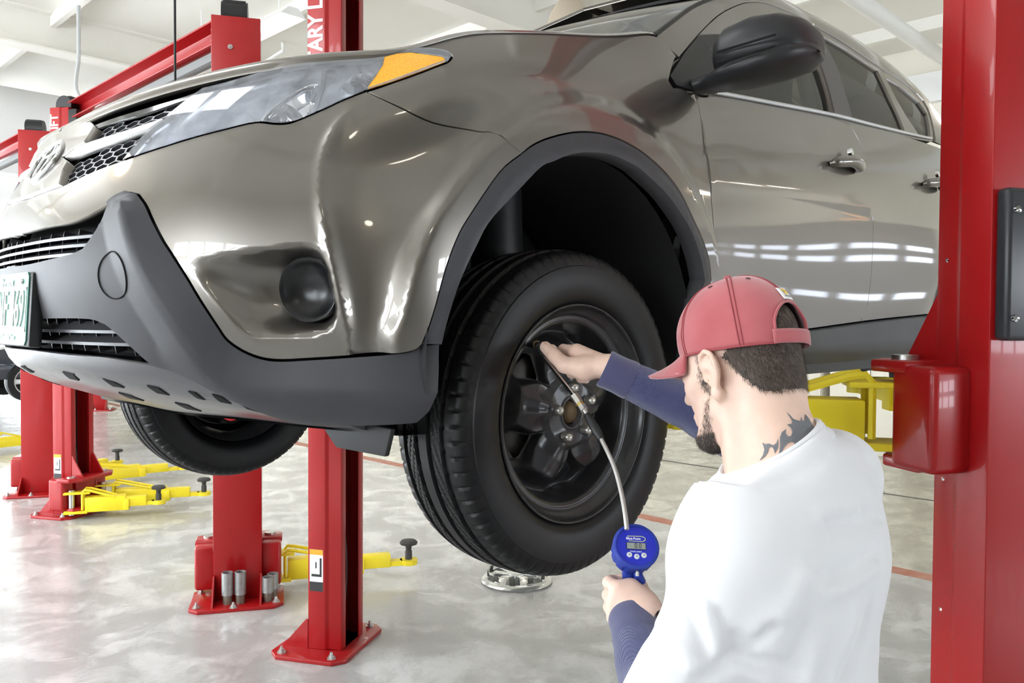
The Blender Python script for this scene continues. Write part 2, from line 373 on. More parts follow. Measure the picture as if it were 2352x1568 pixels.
# cabinets along the rear wall
CAB = mat('cream_cabinet', (.72, .68, .58), .5)
for i, (y, wd, h, lab) in enumerate(((-3.9, .9, 1.85, 'tall cream steel cabinet at the rear wall, leftmost of the row under the car'), (-2.9, .9, 1.85, 'middle tall cream steel cabinet at the rear wall'), (-1.9, .9, 1.85, 'tall cream steel cabinet at the rear wall nearest the red post'))):
    t = empty('cabinet', (X0+.42, y, 0)); tag(t, lab, 'cabinet', 'rear wall cabinets')
    mb = MB(); mb.box((-.25, -wd/2, 0), (.25, wd/2, h)); mb.build('body', CAB, t, bevel=.006)
    for s in (-1, 1):
        mb = MB(); a, b = sorted((s*.006, s*(wd/2-.01))); mb.box((.25, a, .06), (.268, b, h-.02)); dr = mb.build('door', CAB, t, bevel=.004)
        mb = MB(); mb.box((.268, s*.04-.012, h*.5), (.285, s*.04+.012, h*.5+.14)); mb.build('handle', STEEL, dr)
# ================================================================== TWO-POST LIFTS
HCOL = 3.27
DARKCH = mat('channel_black', (.02, .018, .018), .6)
CABLE = mat('steel_cable', (.30, .30, .31), .35, .9)
PADR = mat('lift_pad_rubber', (.05, .048, .045), .7)
ORANGE = mat('decal_orange', (.85, .38, .03), .5); DECAL = mat('decal_white', (.85, .85, .84), .5); DECALB = mat('decal_black', (.03, .03, .03), .5)
BOLTM = mat('galvanised', (.45, .44, .42), .4, .8)
def bolt(par, p, r=.014, h=.03, nm='anchor_bolt'):
    mb = MB(); mb.lathe([(r*1.6, 0), (r*1.6, .005), (r, .005), (r, h*.55), (r*.55, h*.55), (r*.5, h), (0, h)], 6); o = mb.build(nm, BOLTM, par); o.location = p; return o
def column(lift, c, sy, text=True, decal=True, power=False):
    """sy=+1: post on the +y side (opens towards -y), columns are turned 30 degrees"""
    od = Vector((-.5, -sy*.866, 0)); wd = Vector((.866, -sy*.5, 0))   # opening direction, +x-ish side direction
    M = Matrix(((wd.x, od.x, 0, c[0]), (wd.y, od.y, 0, c[1]), (0, 0, 1, 0), (0, 0, 0, 1)))
    t = empty('column', (0, 0, 0), 0, lift)
    prof = [(-.13, -.085), (.13, -.085), (.13, .005), (.120, .02), (.120, .085), (.07, .085), (.07, .077), (.112, .077), (.112, .02), (.122, .003), (.122, -.077), (-.122, -.077), (-.122, .003), (-.112, .02), (-.112, .077), (-.07, .077), (-.07, .085), (-.120, .085), (-.120, .02), (-.13, .005)]
    mb = MB(); mb.prism(prof, 2, .02, HCOL); shell = mb.build('column', RED, lift, bevel=.004, xf=M); bpy.data.objects.remove(t)
    # base plate with gussets and bolts
    bp = MB(); bp.prism([(-.20, -.24), (.20, -.24), (.25, -.19), (.25, .10), (.20, .15), (-.20, .15), (-.25, .10), (-.25, -.19)], 2, 0, .02); plate = bp.build('base_plate', RED, lift, bevel=.003, xf=M)
    for x, y in ((-.21, -.18), (.015, -.221), (.21, -.18), (-.21, .08), (.21, .08)): bolt(plate, M@Vector((x, y, .02)))
    for x in (-.127, .127):
        g = MB(); g.prism([(-.22, .02), (-.085, .02), (-.085, .16), (-.095, .16)], 0, x-.005, x+.005); g.build('gusset', RED, plate, xf=M)
    # inside of the channel: dark strip, slide cable, plate
    i = MB(); i.box((-.105, -.07, .05), (.105, -.064, HCOL-.05)); i.build('channel_liner', DARKCH, shell, xf=M)
    i = MB(); i.tube([(.02, -.03, .1), (.02, -.03, HCOL-.05)], .006, 8); i.build('equaliser_cable', CABLE, shell, True, xf=M)
    i = MB(); i.tube(catmull([(.085, .07, 1.0), (.09, .075, .7), (.06, .08, .4), (.085, .07, .12)], 5), .008, 8); i.build('hydraulic_hose', BLACK, shell, True, xf=M)
    # cap with pulley
    i = MB(); i.box((-.05, -.05, HCOL), (.07, .06, HCOL+.10)); i.tube([(-.06, 0, HCOL+.03), (.08, 0, HCOL+.03)], .075, 20); i.build('pulley', BLACK, shell, True, xf=M)
    mb = MB()
    for x, z in ((-.03, HCOL-.06), (.0, HCOL-.16)): pass
    bt = bolt(shell, M@Vector((.03, -.085, HCOL-.17)), .009, .012, 'bolt'); bt.rotation_euler = Vector((-od.x, -od.y, 0)).to_track_quat('Z', 'Y').to_euler()
    if text:
        TM = M@Matrix(((0, 0, 1, .1305), (-1, 0, 0, -.035), (0, -1, 0, 2.87), (0, 0, 0, 1)))
        # reads upwards: text x axis -> +z, text y axis -> away from the opening or towards it so that it is not mirrored
        zx = Vector((0, 0, 1)); nz = wd if sy < 0 else wd; ty = nz.cross(zx)
        pos = M@Vector((.1308, -.040, HCOL-.055))
        TM = Matrix(((zx.x, ty.x, nz.x, pos.x), (zx.y, ty.y, nz.y, pos.y), (zx.z, ty.z, nz.z, pos.z), (0, 0, 0, 1)))
        text_mesh('lettering', 'ROTARY LIFT', .105, DECAL, TM, shell, ext=.0005, xs=.86, align='RIGHT', bold=.0028)
    if decal:
        d = MB(); d.box((.130, -.075, .30), (.1312, -.005, .50), 0); d.box((.1312, -.075, .475), (.1318, -.005, .50), 1); d.box((.1312, -.075, .30), (.1318, -.005, .345), 2)
        d.box((.1312, -.022, .38), (.1318, -.012, .46), 2); d.box((.1312, -.065, .37), (.1318, -.012, .382), 2); d.box((.1312, -.045, .41), (.1318, -.038, .44), 2)
        o = d.build('caution_decal', [DECAL, ORANGE, DECALB], shell, xf=M)
    return M, shell
def arm(lift, piv, tip, z, parent_name='arm', padh=.10, brace=True):
    """telescoping yellow arm between two plan points at height z (centre of the arm)"""
    a = Vector((piv[0], piv[1], 0)); b = Vector((tip[0], tip[1], 0)); L = (b-a).length; d = (b-a).normalized(); n = Vector((-d.y, d.x, 0))
    M = Matrix(((d.x, n.x, 0, a.x), (d.y, n.y, 0, a.y), (0, 0, 1, z), (0, 0, 0, 1)))
    i = MB(); i.prism([(-.052, -.062), (.052, -.062), (.052, .055), (-.052, .055)], 0, .10, L*.62); o = i.build('arm', YEL, lift, bevel=.006, xf=M)
    i = MB(); i.box((L*.52, -.04, -.037), (L*.86, .04, .04)); i.build('inner_tube', YEL, o, bevel=.005, xf=M)
    i = MB(); i.box((L*.60, -.062, -.06), (L*.66, .062, .03)); i.build('stop_collar', YEL, o, bevel=.005, xf=M)
    i = MB(); i.box((L*.84, -.03, -.035), (L*.95, .03, -.005)); i.lathe([(.055, -.035), (.055, -.005), (0, -.005)], 20, Matrix.Translation((L, 0, 0))); i.lathe([(0, -.035), (.055, -.035)], 20, Matrix.Translation((L, 0, 0))); i.build('pad_socket', YEL, o, True, sharp=35, xf=M)
    i = MB(); i.lathe([(.022, -.03), (.022, padh*.45), (.017, padh*.5), (.020, padh*.8), (.052, padh*.88), (.056, padh), (.045, padh+.012), (0, padh+.012)], 24, Matrix.Translation((L, 0, 0))); i.build('lift_pad', PADR, o, True, sharp=50, xf=M)
    # clevis at the pivot: two yellow ears, pin, sloping brace bar
    for z0, z1, xe in ((-.07, -.05, .12), (.085, .10, .14)):
        i = MB(); i.prism([(-.05, -.06), (xe, -.06), (xe, .06), (-.05, .06)], 2, z0, z1); i.build('clevis', YEL, o, bevel=.004, xf=M)
    i = MB(); i.tube([(0, 0, -.085), (0, 0, .115)], .024, 16); i.build('pivot_pin', STEEL, o, True, sharp=40, xf=M)
    if brace:
        for s in (-.05, .05):
            i = MB(); i.prism([(.07, .085), (.10, .100), (.12, .094), (L*.45, .055), (L*.45, .040), (.12, .075)][::-1], 1, s-.010, s+.010); 
            i.V = [(v[0] if 0 else v[2], v[1], v[0]) for v in [(q[0], q[1], q[2]) for q in i.V]] if 0 else i.V
            i2 = MB(); i2.tube([(L*.5, s, .05), (.14, s, .112), (.10, s, .118), (.085, s, .10), (.085, s, -.04)], .010, 6); i2.build('arm_brace', YEL, o, True, xf=M)
    return o
def carriage(lift, M, z, up):
    i = MB(); i.box((-.10, -.05, z-.12), (.10, .12, z+.12)); o = i.build('carriage', RED, lift, bevel=.012, seg=3, xf=M)
    i = MB(); i.prism([(-.24, .05), (.24, .05), (.24, .17), (.16, .23), (-.16, .23), (-.24, .17)], 2, z+.105, z+.135); i.build('carriage_plate', RED, o, bevel=.006, xf=M)
    i = MB(); i.prism([(-.20, .05), (.20, .05), (.20, .17), (.14, .22), (-.14, .22), (-.20, .17)], 2, z-.135, z-.105); i.build('carriage_plate', RED, o, bevel=.006, xf=M)
    for s in (-1, 1):
        i = MB(); a, b = sorted((s*.118, s*.235)); i.box((a, -.035, z-.125), (b, .105, z+.125)); i.build('carriage_cheek', RED, o, bevel=.018, seg=3, xf=M)
    for s in (-.11, .11):
        i = MB(); i.prism([(.05, z+.135), (.19, z+.135), (.06, z+.34), (.05, z+.34)], 0, s-.006, s+.006); i.build('gusset', RED, o, xf=M)
    for s in (-.17, .17):
        i = MB(); i.lathe([(.032, z+.135), (.032, z+.147), (0, z+.147)], 20, Matrix.Translation((s, .13, 0))); i.build('pin_cap', STEEL, o, True, sharp=40, xf=M)
    return o
def beam(lift, c0, c1, z=HCOL):
    a = Vector((c0[0], c0[1], 0)); b = Vector((c1[0], c1[1], 0)); L = (b-a).length; d = (b-a)/L; n = Vector((-d.y, d.x, 0))
    M = Matrix(((d.x, n.x, 0, a.x), (d.y, n.y, 0, a.y), (0, 0, 1, z), (0, 0, 0, 1)))
    i = MB(); i.prism([(-.05, -.09), (.05, -.09), (.05, -.08), (-.042, -.08), (-.042, .04), (.05, .04), (.05, .05), (-.05, .05)], 0, -.02, L+.02); o = i.build('overhead_beam', RED, lift, bevel=.003, xf=M)
    i = MB(); i.box((.15, -.035, -.175), (L-.15, .035, -.115)); i.build('shutoff_bar', mat('grey_foam', (.20, .20, .20), .8), lift, bevel=.02, xf=M)
    for k in (.3, .34, .5, .54, .58):
        q = bolt(o, M@Vector((L*k, 0, .05)), .008, .012, 'bolt')
def mk_lift(yn, yf, xc, lab, zc_=None):
    l = empty('vehicle_lift', (0, 0, 0)); tag(l, lab, 'vehicle lift', 'two-post vehicle lifts')
    Mn, sn = column(l, (xc, yn), 1); Mf, sf = column(l, (xc, yf), -1); beam(l, (xc, yn), (xc, yf))
    return l, Mn, Mf, sn, sf
lift1, M1n, M1f, s1n, s1f = mk_lift(1.50, -1.38, -.85, 'red two-post lift holding up the grey-brown SUV')
lift2, M2n, M2f, s2n, s2f = mk_lift(-2.345, -5.20, -.82, 'red two-post lift with lowered yellow arms, next bay left of the SUV')
lift3, M3n, M3f, s3n, s3f = mk_lift(-6.25, -9.13, -.85, 'red two-post lift at the far left edge, partly behind the car nose')
# lift 1 carries the car
carriage(lift1, M1n, 1.372, True); carriage(lift1, M1f, 1.372, True)
for M, sy in ((M1n, 1), (M1f, -1)):
    p1 = M@Vector((.17, .13, 0)); p2 = M@Vector((-.17, .13, 0))
    arm(lift1, p1, (-.42, sy*.74), 1.352, padh=.065); arm(lift1, p2, (-1.95, sy*.72), 1.352, padh=.065)
for M, l, tips in ((M2n, lift2, [(-1.76, -1.98), (-1.22, -3.25)]), (M2f, lift2, [(-1.72, -4.78), (-1.31, -4.72)]), (M3n, lift3, [(-2.1, -6.1), (-1.75, -6.9)]), (M3f, lift3, [(-1.75, -9.2), (-.2, -8.6)])):
    carriage(l, M, .19, False)
    p1 = M@Vector((.17, .13, 0)); p2 = M@Vector((-.17, .13, 0))
    arm(l, p2, tips[0], .115); arm(l, p1, tips[1], .115)
# black tool tray on the near post and a control box on the far left post
i = MB(); i.box((-.005, -.125, 1.56), (.20, -.086, 1.90)); tr_ = i.build('splash_panel', mat('black_panel', (.025, .026, .03), .35), lift1, bevel=.012, seg=3, xf=M1n@Matrix.Translation((-.075, 0, 0)))
for z in (1.61, 1.85):
    i = MB(); i.lathe([(.009, 0), (.008, .006), (0, .008)], 12, frame_mat((.105, -.125, z), (0, -1, 0))); i.build('screw', CHROME, tr_, True, xf=M1n)
    i = MB(); i.prism([(-.10, z-.012), (.09, z-.010), (.09, z+.010), (-.10, z+.012)], 1, -.131, -.125); i.V = [(v[2] if 0 else v[0], v[1], v[2]) for v in i.V]; 
for z in (.55, .9, 1.30, 1.22, 1.75):
    i = MB(); i.lathe([(.005, 0), (0, .002)], 10, frame_mat((.120, .055, z), (1, 0, 0))); i.build('rivet', CHROME, s1n, xf=M1n)
i = MB(); i.box((-.10, -.17, 1.45), (.10, -.086, 1.85)); i.build('control_box', mat('grey_box', (.09, .09, .095), .5), lift3, bevel=.01, xf=M3n)
i = MB(); i.box((.02, .09, HCOL-.24), (.13, .17, HCOL-.02)); i.build('motor_box', BLACK, lift2, bevel=.008, xf=M2f)
i = MB(); i.box((-.16, -.06, HCOL-.08), (-.09, .02, HCOL+.02)); lb = i.build('limit_switch', BLACK, lift2, bevel=.006, xf=M2f@Matrix.Translation((-.15, .35, 0)))
i = MB(); i.box((-.095, -.04, HCOL-.07), (-.088, .0, HCOL-.01)); 
i = MB(); i.box((-.155, -.064, HCOL-.07), (-.095, -.060, HCOL-.01)); i.build('yellow_sticker', YEL, lb, xf=M2f@Matrix.Translation((-.15, .35, 0)))
# steel height adapters standing on the base plate of the middle lift
def adapter(p, h, lab):
    t = empty('lift_adapter', p); tag(t, lab, 'lift adapter', 'steel height adapters on the lift base')
    i = MB(); i.lathe([(.024, 0), (.024, .045), (.031, .050), (.031, h), (.025, h), (.025, h-.06), (0, h-.06)], 24); i.build('tube', mat('dull_zinc', (.38, .39, .38), .45, .7, noise=(40, .4, None, 4)), t, True, sharp=40)
    i = MB(); i.lathe([(.0242, .002), (.0245, .002), (.0245, .044), (.0242, .044)], 24); i.build('spigot', mat('brown_zinc', (.22, .19, .15), .5, .6), t, True)
for (x, y, h, lab) in ((.050, -.150, .175, 'tall steel lift adapter tube, leftmost of the four by the red post'), (-.018, -.152, .175, 'tall steel lift adapter tube, second from left of the four'), (-.165, -.155, .135, 'short steel lift adapter tube, front one of the right pair'), (-.19, -.095, .135, 'short steel lift adapter tube, rear one of the right pair')):
    p = M2n@Vector((x, y, .0205)); adapter(p, h, lab)
print('lifts', time.time()-T0)
# ================================================================== THE CAR
class Net:
    def __init__(s, N, mirror=False):
        N = np.array(N, float)
        if mirror:
            m = N[1:3][::-1].copy(); m[:, :, 1] *= -1; N = np.concatenate([m, N])
        s.N = N; nu, nv = N.shape[:2]
        du = np.linalg.norm(np.diff(N, axis=0), axis=2)[:, 2:6].mean(1); dv = np.linalg.norm(np.diff(N, axis=1), axis=2).mean(0)
        s.uk = np.concatenate([[0], np.cumsum(du)]); s.vk = np.concatenate([[0], np.cumsum(dv)])
        if mirror: s.uk -= s.uk[2]
        s.Mu = s._m(s.uk); s.Mv = s._m(s.vk)
    @staticmethod
    def _m(k):
        n = len(k); h = np.diff(k); A = np.eye(n); B = np.zeros((n, n))
        for i in range(1, n-1):
            A[i, i-1] = h[i-1]/6; A[i, i] = (h[i-1]+h[i])/3; A[i, i+1] = h[i]/6
            B[i, i-1] = 1/h[i-1]; B[i, i] = -1/h[i-1]-1/h[i]; B[i, i+1] = 1/h[i]
        return np.linalg.solve(A, B)
    @staticmethod
    def _w(t, k, M):
        t = np.atleast_1d(t); n = len(k); i = np.clip(np.searchsorted(k, t)-1, 0, n-2); h = k[i+1]-k[i]
        a = (k[i+1]-t)/h; b = 1-a; W = np.zeros((len(t), n)); r = np.arange(len(t))
        W[r, i] += a; W[r, i+1] += b
        ac = np.clip(a, -.3, 1.3); bc = 1-ac
        W += ((ac**3-ac)*h*h/6)[:, None]*M[i] + ((bc**3-bc)*h*h/6)[:, None]*M[i+1]
        return W
    def P(s, u, v):
        return np.einsum('ni,nj,ijk->nk', s._w(u, s.uk, s.Mu), s._w(v, s.vk, s.Mv), s.N, optimize=True)
    def Nrm(s, u, v, f=None, e=2e-3):
        f = f or s.P
        du = f(u+e, v)-f(u-e, v); dv = f(u, v+e)-f(u, v-e); n = np.cross(du, dv); n /= np.linalg.norm(n, axis=1)[:, None]+1e-12
        return n*s.sgn
    sgn = 1.
    def grid(s):
        if not hasattr(s, '_g'):
            u, v = np.meshgrid(np.linspace(s.uk[0], s.uk[-1], 220), np.linspace(s.vk[0], s.vk[-1], 60), indexing='ij')
            s._g = (u.ravel(), v.ravel()); s._gP = s.P(*s._g); s._gn = s.Nrm(*s._g)
        return s._g, s._gP, s._gn
    def solve(s, fun, front=True):
        """fun(P) -> (n,2) residual; one solution"""
        (gu, gv), gP, gn = s.grid(); r = np.linalg.norm(fun(gP), axis=1)
        if front: r = r + 1e6*(np.einsum('ij,ij->i', gn, CAMC-gP) < 0)
        i = r.argmin(); u, v = gu[i], gv[i]; e = 1e-4
        for _ in range(12):
            R = fun(s.P(np.array([u, u+e, u]), np.array([v, v, v+e]))); J = np.stack([(R[1]-R[0])/e, (R[2]-R[0])/e], 1)
            try: d = np.linalg.solve(J.T@J + 1e-9*np.eye(2)*np.trace(J.T@J), -J.T@R[0])
            except Exception: break
            d = np.clip(d, -.05, .05); u += d[0]; v += d[1]
            u = min(max(u, s.uk[0]), s.uk[-1]); v = min(max(v, s.vk[0]), s.vk[-1])
        return np.array([u, v])
    def px(s, x, y): return s.solve(lambda P: proj(P)-np.array([x, y]))
    def yz(s, y, z): return s.solve(lambda P: (P[:, 1:]-np.array([y, z]))*1000, False)
    def xz(s, x, z): return s.solve(lambda P: (P[:, [0, 2]]-np.array([x, z]))*1000, False)
    def uv(s, q):
        """polygon corner: (px,py) traced in the photo, or ('y',y,z) / ('x',x,z) / ('t',u,v)"""
        if isinstance(q[0], str):
            if q[0] == 'y': return s.yz(q[1], q[2])
            if q[0] == 'x': return s.xz(q[1], q[2])
            return np.array([q[1], q[2]])
        return s.px(*q)
    def curve(s, pts, smooth=True, n=4):
        U = np.array([s.uv(p) for p in pts])
        return catmull(U, n) if smooth and len(U) > 2 else U
def panel(name, net, poly, m, parent, h=.02, off=0., disp=None, skirt=.012, mirror='copy', holes=(), extra=(), inset=.0016):
    """panel cut out of the body surface: poly in surface coordinates. mirror: 'copy' second object, 'join', or None"""
    def f(u, v):
        P = net.P(u, v)
        if off or disp is not None:
            n = net.Nrm(u, v); d = off + (disp(u, v) if disp is not None else 0.)
            P = P + n*(d[:, None] if hasattr(d, '__len__') else d)
        return P
    loops = [resample(poly, h)] + [resample(q, h) for q in holes]
    if inset:
        L = loops[0]; t = np.roll(L, -1, 0)-np.roll(L, 1, 0); nn = np.stack([-t[:, 1], t[:, 0]], 1); nn /= np.linalg.norm(nn, axis=1)[:, None]+1e-12
        ar = (L[:, 0]*np.roll(L[:, 1], -1)-np.roll(L[:, 0], -1)*L[:, 1]).sum()
        nn *= np.sign(ar); nn[np.abs(L[:, 0]) < 1e-6] = 0
        loops[0] = L + nn*inset
    pts = []; edges = []
    for L in loops:
        b = len(pts); n = len(L); pts += list(L); edges += [(b+i, b+(i+1) % n) for i in range(n)]
    nb = len(pts)
    for e in extra:
        L = resample(e, h, False); b = len(pts); pts += list(L); edges += [(b+i, b+i+1) for i in range(len(L)-1)]
    lo = loops[0].min(0); hi = loops[0].max(0)
    gu = np.arange(lo[0]+h/2, hi[0], h); gv = np.arange(lo[1]+h/2, hi[1], h)
    G = np.array([(a + (h/2 if j % 2 else 0), b) for j, b in enumerate(gv) for a in gu])
    if len(G):
        k = inside(G, loops[0])
        for L in loops[1:]: k &= ~inside(G, L)
        for L in loops: k &= seg_dist(G, L, True) > h*.45
        for e in extra: k &= seg_dist(G, resample(e, h, False)) > h*.45
        pts += list(G[k])
    vo, _, fo, *_ = delaunay_2d_cdt([Vector((float(p[0]), float(p[1]))) for p in pts], edges, [], 0, 1e-7)
    Q = np.array([(v[0], v[1]) for v in vo]); T = np.array([list(t) for t in fo])
    cen = Q[T].mean(1); k = inside(cen, loops[0])
    for L in loops[1:]: k &= ~inside(cen, L)
    T = T[k]
    used = np.unique(T); rem = -np.ones(len(Q), int); rem[used] = np.arange(len(used)); Q = Q[used]; T = rem[T]
    u, v = Q[:, 0], Q[:, 1]; P = f(u, v); Nn = net.Nrm(u, v, f)
    # orient
    fn = np.cross(P[T[:, 1]]-P[T[:, 0]], P[T[:, 2]]-P[T[:, 0]]); s = np.einsum('ij,ij->i', fn, Nn[T[:, 0]]) < 0
    T[s] = T[s][:, ::-1]
    V = list(P); F = [tuple(t) for t in T]; NN = list(Nn)
    if skirt:
        ec = {}
        for t in T:
            for a, b in ((t[0], t[1]), (t[1], t[2]), (t[2], t[0])): ec[(a, b)] = 1
        bd = [(a, b) for (a, b) in ec if (b, a) not in ec]
        mid = P.mean(0)
        for a, b in bd:
            t = P[b]-P[a]; na = np.cross(t, Nn[a]); na /= np.linalg.norm(na)+1e-12
            i = len(V); V += [P[a], P[b], P[b]-Nn[b]*skirt, P[a]-Nn[a]*skirt]; NN += [na*.7+Nn[a]*.7, na*.7+Nn[b]*.7, na, na]
            F.append((i, i+3, i+2, i+1))
    V = np.array(V); NN = np.array(NN)
    objs = []
    if mirror == 'join':
        Vm = V*[1, -1, 1]; Nm = NN*[1, -1, 1]; b = len(V)
        F2 = F + [tuple(i+b for i in q[::-1]) for q in F]
        objs.append(mesh(name, np.concatenate([V, Vm]), F2, m, parent, normals=np.concatenate([NN, Nm])))
    else:
        objs.append(mesh(name, V, F, m, parent, normals=NN))
        if mirror == 'copy':
            objs.append(mesh(name, V*[1, -1, 1], [q[::-1] for q in F], m, parent, normals=NN*[1, -1, 1]))
    return objs

# ---- lower body skin: stations round the car from the nose centre to the tail, 8 levels from the chin to the bonnet / belt line
def st(*p): return list(p)
LB = [
 st((.60,0,1.385),(.80,0,1.465),(.848,0,1.55),(.868,0,1.66),(.866,0,1.78),(.832,0,1.88),(.787,0,1.96),(.762,0,2.03)),
 st((.60,.25,1.385),(.785,.25,1.46),(.836,.25,1.55),(.856,.25,1.66),(.852,.25,1.78),(.820,.25,1.88),(.776,.25,1.968),(.744,.25,2.04)),
 st((.55,.43,1.385),(.735,.44,1.455),(.790,.45,1.55),(.810,.45,1.66),(.802,.45,1.78),(.772,.45,1.885),(.73,.45,1.985),(.672,.45,2.065)),
 st((.50,.57,1.38),(.655,.585,1.44),(.715,.60,1.55),(.735,.60,1.66),(.73,.60,1.78),(.70,.60,1.89),(.645,.60,2.0),(.572,.60,2.09)),
 st((.44,.67,1.375),(.57,.69,1.425),(.615,.71,1.55),(.635,.715,1.66),(.63,.715,1.78),(.60,.71,1.89),(.545,.70,2.01),(.465,.70,2.108)),
 st((.42,.75,1.375),(.495,.78,1.42),(.525,.805,1.55),(.54,.81,1.66),(.535,.81,1.78),(.51,.805,1.89),(.46,.785,2.02),(.38,.762,2.122)),
 st((.40,.82,1.38),(.42,.85,1.42),(.425,.875,1.55),(.43,.885,1.66),(.425,.885,1.78),(.405,.877,1.90),(.365,.852,2.045),(.29,.795,2.160)),
 st((.25,.84,1.40),(.25,.875,1.45),(.25,.895,1.55),(.25,.908,1.66),(.25,.915,1.78),(.24,.912,1.905),(.22,.885,2.075),(.17,.810,2.197)),
 st((0,.84,1.41),(0,.875,1.46),(0,.897,1.55),(0,.912,1.67),(0,.922,1.79),(0,.922,1.92),(-.01,.896,2.105),(-.03,.815,2.242)),
 st((-.25,.845,1.42),(-.25,.875,1.465),(-.25,.895,1.55),(-.25,.91,1.675),(-.25,.918,1.80),(-.25,.918,1.935),(-.255,.898,2.12),(-.27,.826,2.298)),
 st((-.38,.848,1.425),(-.38,.875,1.468),(-.38,.895,1.553),(-.38,.908,1.678),(-.38,.915,1.805),(-.38,.915,1.94),(-.38,.899,2.115),(-.40,.840,2.305)),
 st((-.5,.85,1.43),(-.5,.875,1.47),(-.5,.895,1.555),(-.5,.905,1.68),(-.5,.912,1.81),(-.5,.912,1.945),(-.5,.898,2.10),(-.5,.862,2.21)),
 st((-.62,.85,1.432),(-.62,.877,1.471),(-.62,.895,1.556),(-.62,.9045,1.682),(-.62,.9115,1.813),(-.62,.912,1.95),(-.62,.898,2.108),(-.62,.862,2.219)),
 st((-.8,.85,1.436),(-.8,.881,1.473),(-.8,.895,1.558),(-.8,.904,1.686),(-.8,.911,1.819),(-.8,.912,1.957),(-.8,.898,2.121),(-.8,.862,2.237)),
 st((-1.,.85,1.44),(-1.,.885,1.475),(-1.,.895,1.56),(-1.,.903,1.69),(-1.,.910,1.825),(-1.,.912,1.965),(-1.,.898,2.135),(-1.,.862,2.255)),
 st((-1.55,.85,1.44),(-1.55,.885,1.475),(-1.55,.895,1.57),(-1.55,.903,1.70),(-1.55,.911,1.84),(-1.55,.915,1.985),(-1.55,.90,2.165),(-1.55,.862,2.30)),
 st((-2.1,.85,1.445),(-2.1,.885,1.48),(-2.1,.897,1.58),(-2.1,.908,1.71),(-2.1,.918,1.85),(-2.1,.92,2.0),(-2.1,.90,2.19),(-2.1,.858,2.34)),
 st((-2.66,.85,1.45),(-2.66,.88,1.49),(-2.66,.897,1.59),(-2.66,.912,1.72),(-2.66,.922,1.86),(-2.66,.92,2.02),(-2.66,.89,2.21),(-2.66,.842,2.37)),
 st((-3.15,.82,1.46),(-3.15,.85,1.50),(-3.15,.87,1.60),(-3.15,.885,1.73),(-3.15,.893,1.87),(-3.14,.888,2.03),(-3.12,.86,2.22),(-3.10,.80,2.39)),
 st((-3.42,.66,1.47),(-3.46,.68,1.51),(-3.48,.70,1.61),(-3.50,.71,1.74),(-3.50,.715,1.88),(-3.47,.71,2.04),(-3.43,.69,2.23),(-3.38,.65,2.40)),
 st((-3.52,.35,1.48),(-3.56,.36,1.52),(-3.59,.37,1.62),(-3.61,.37,1.75),(-3.60,.37,1.89),(-3.57,.37,2.05),(-3.53,.36,2.24),(-3.47,.35,2.41)),
 st((-3.53,0,1.48),(-3.58,0,1.52),(-3.61,0,1.62),(-3.63,0,1.75),(-3.62,0,1.89),(-3.59,0,2.05),(-3.55,0,2.24),(-3.49,0,2.41)),
]
A = Net(LB, True)
_n = A.Nrm(np.array([A.uk[8]]), np.array([A.vk[4]]))[0]
if _n[0]+_n[1] < 0: A.sgn = -1.
VT = A.vk[-1]; UE = A.uk[-1]
# ---- upper body skin (glasshouse): stations along x, levels belt -> roof rail -> roof centre
xs_ = [-.1, -.6, -1.1, -1.6, -2.1, -2.6, -3.0, -3.35]
belt = [(.862,2.19),(.862,2.217),(.862,2.264),(.862,2.304),(.858,2.34),(.842,2.368),(.81,2.385),(.74,2.40)]
rail = [(.655,2.58),(.65,2.665),(.645,2.725),(.642,2.755),(.64,2.76),(.63,2.73),(.60,2.67),(.54,2.56)]
GB = []
for x, b, r in zip(xs_, belt, rail):
    def mixp(t, bul): return (x, b[0]+(r[0]-b[0])*t + bul, b[1]+(r[1]-b[1])*t)
    GB.append([(x, b[0]+.012, b[1]-.05), (x, b[0], b[1]), mixp(.35, .018), mixp(.7, .02), (x, r[0], r[1]), (x, r[0]-.07, r[1]+.035), (x, .32, r[1]+.062), (x, 0., r[1]+.07)])
G = Net(GB)
_n = G.Nrm(np.array([G.uk[3]]), np.array([G.vk[2]]))[0]
if _n[1] < 0: G.sgn = -1.

car = empty('car', (0, 0, 0)); 
tag(car, 'grey-brown compact SUV raised on the red lift, front wheel uncovered', 'car')
car.location = (0, 0, 0)

# ---------------------------------------------------------------- traced outlines
LENS = [(283,369),(344,298),(377,275),(467,204),(520,191),(610,165),(700,143),(790,125),(880,112),(940,109),(970,108),(1024,117),(1039,129),(1030,143),(1000,155),(910,188),(844,209),(790,230),(745,251),(679,279),(655,285),(628,285),(586,282),(520,297),(484,306),(382,336)]
ARCH_OUT = [(964,789),(979,750),(993,704),(1014,625),(1039,554),(1068,500),(1136,400),(1189,355),(1222,332),(1266,316),(1317,307),(1368,310),(1419,327),(1470,357),(1518,400),(1552,445),(1579,500),(1601,548),(1617,596),(1622,643)]
ARCH_IN = [(1002,787),(1018,723),(1043,643),(1079,564),(1117,500),(1212,400),(1253,377),(1291,362),(1330,357),(1381,362),(1432,383),(1457,400),(1510,450),(1547,500),(1570,541),(1589,596),(1598,643)]
CUT_BF = [(844,211),(910,239),(1000,272),(1100,297),(1128,304),(1156,329),(1189,355)]     # bumper / wing joint
CREASE = [(862,205),(820,238),(780,280),(753,330),(740,380),(737,430),(743,490),(757,560),(775,650),(790,720),(803,800)]
CLAD_TOP = [(319,446),(337,471),(350,500),(375,550),(400,589),(434,643),(471,704),(500,748),(525,782),(571,811),(629,826),(721,823),(829,816),(918,809),(950,801),(964,789)]
U = lambda pts, smooth=True, n=4: A.curve(pts, smooth, n)
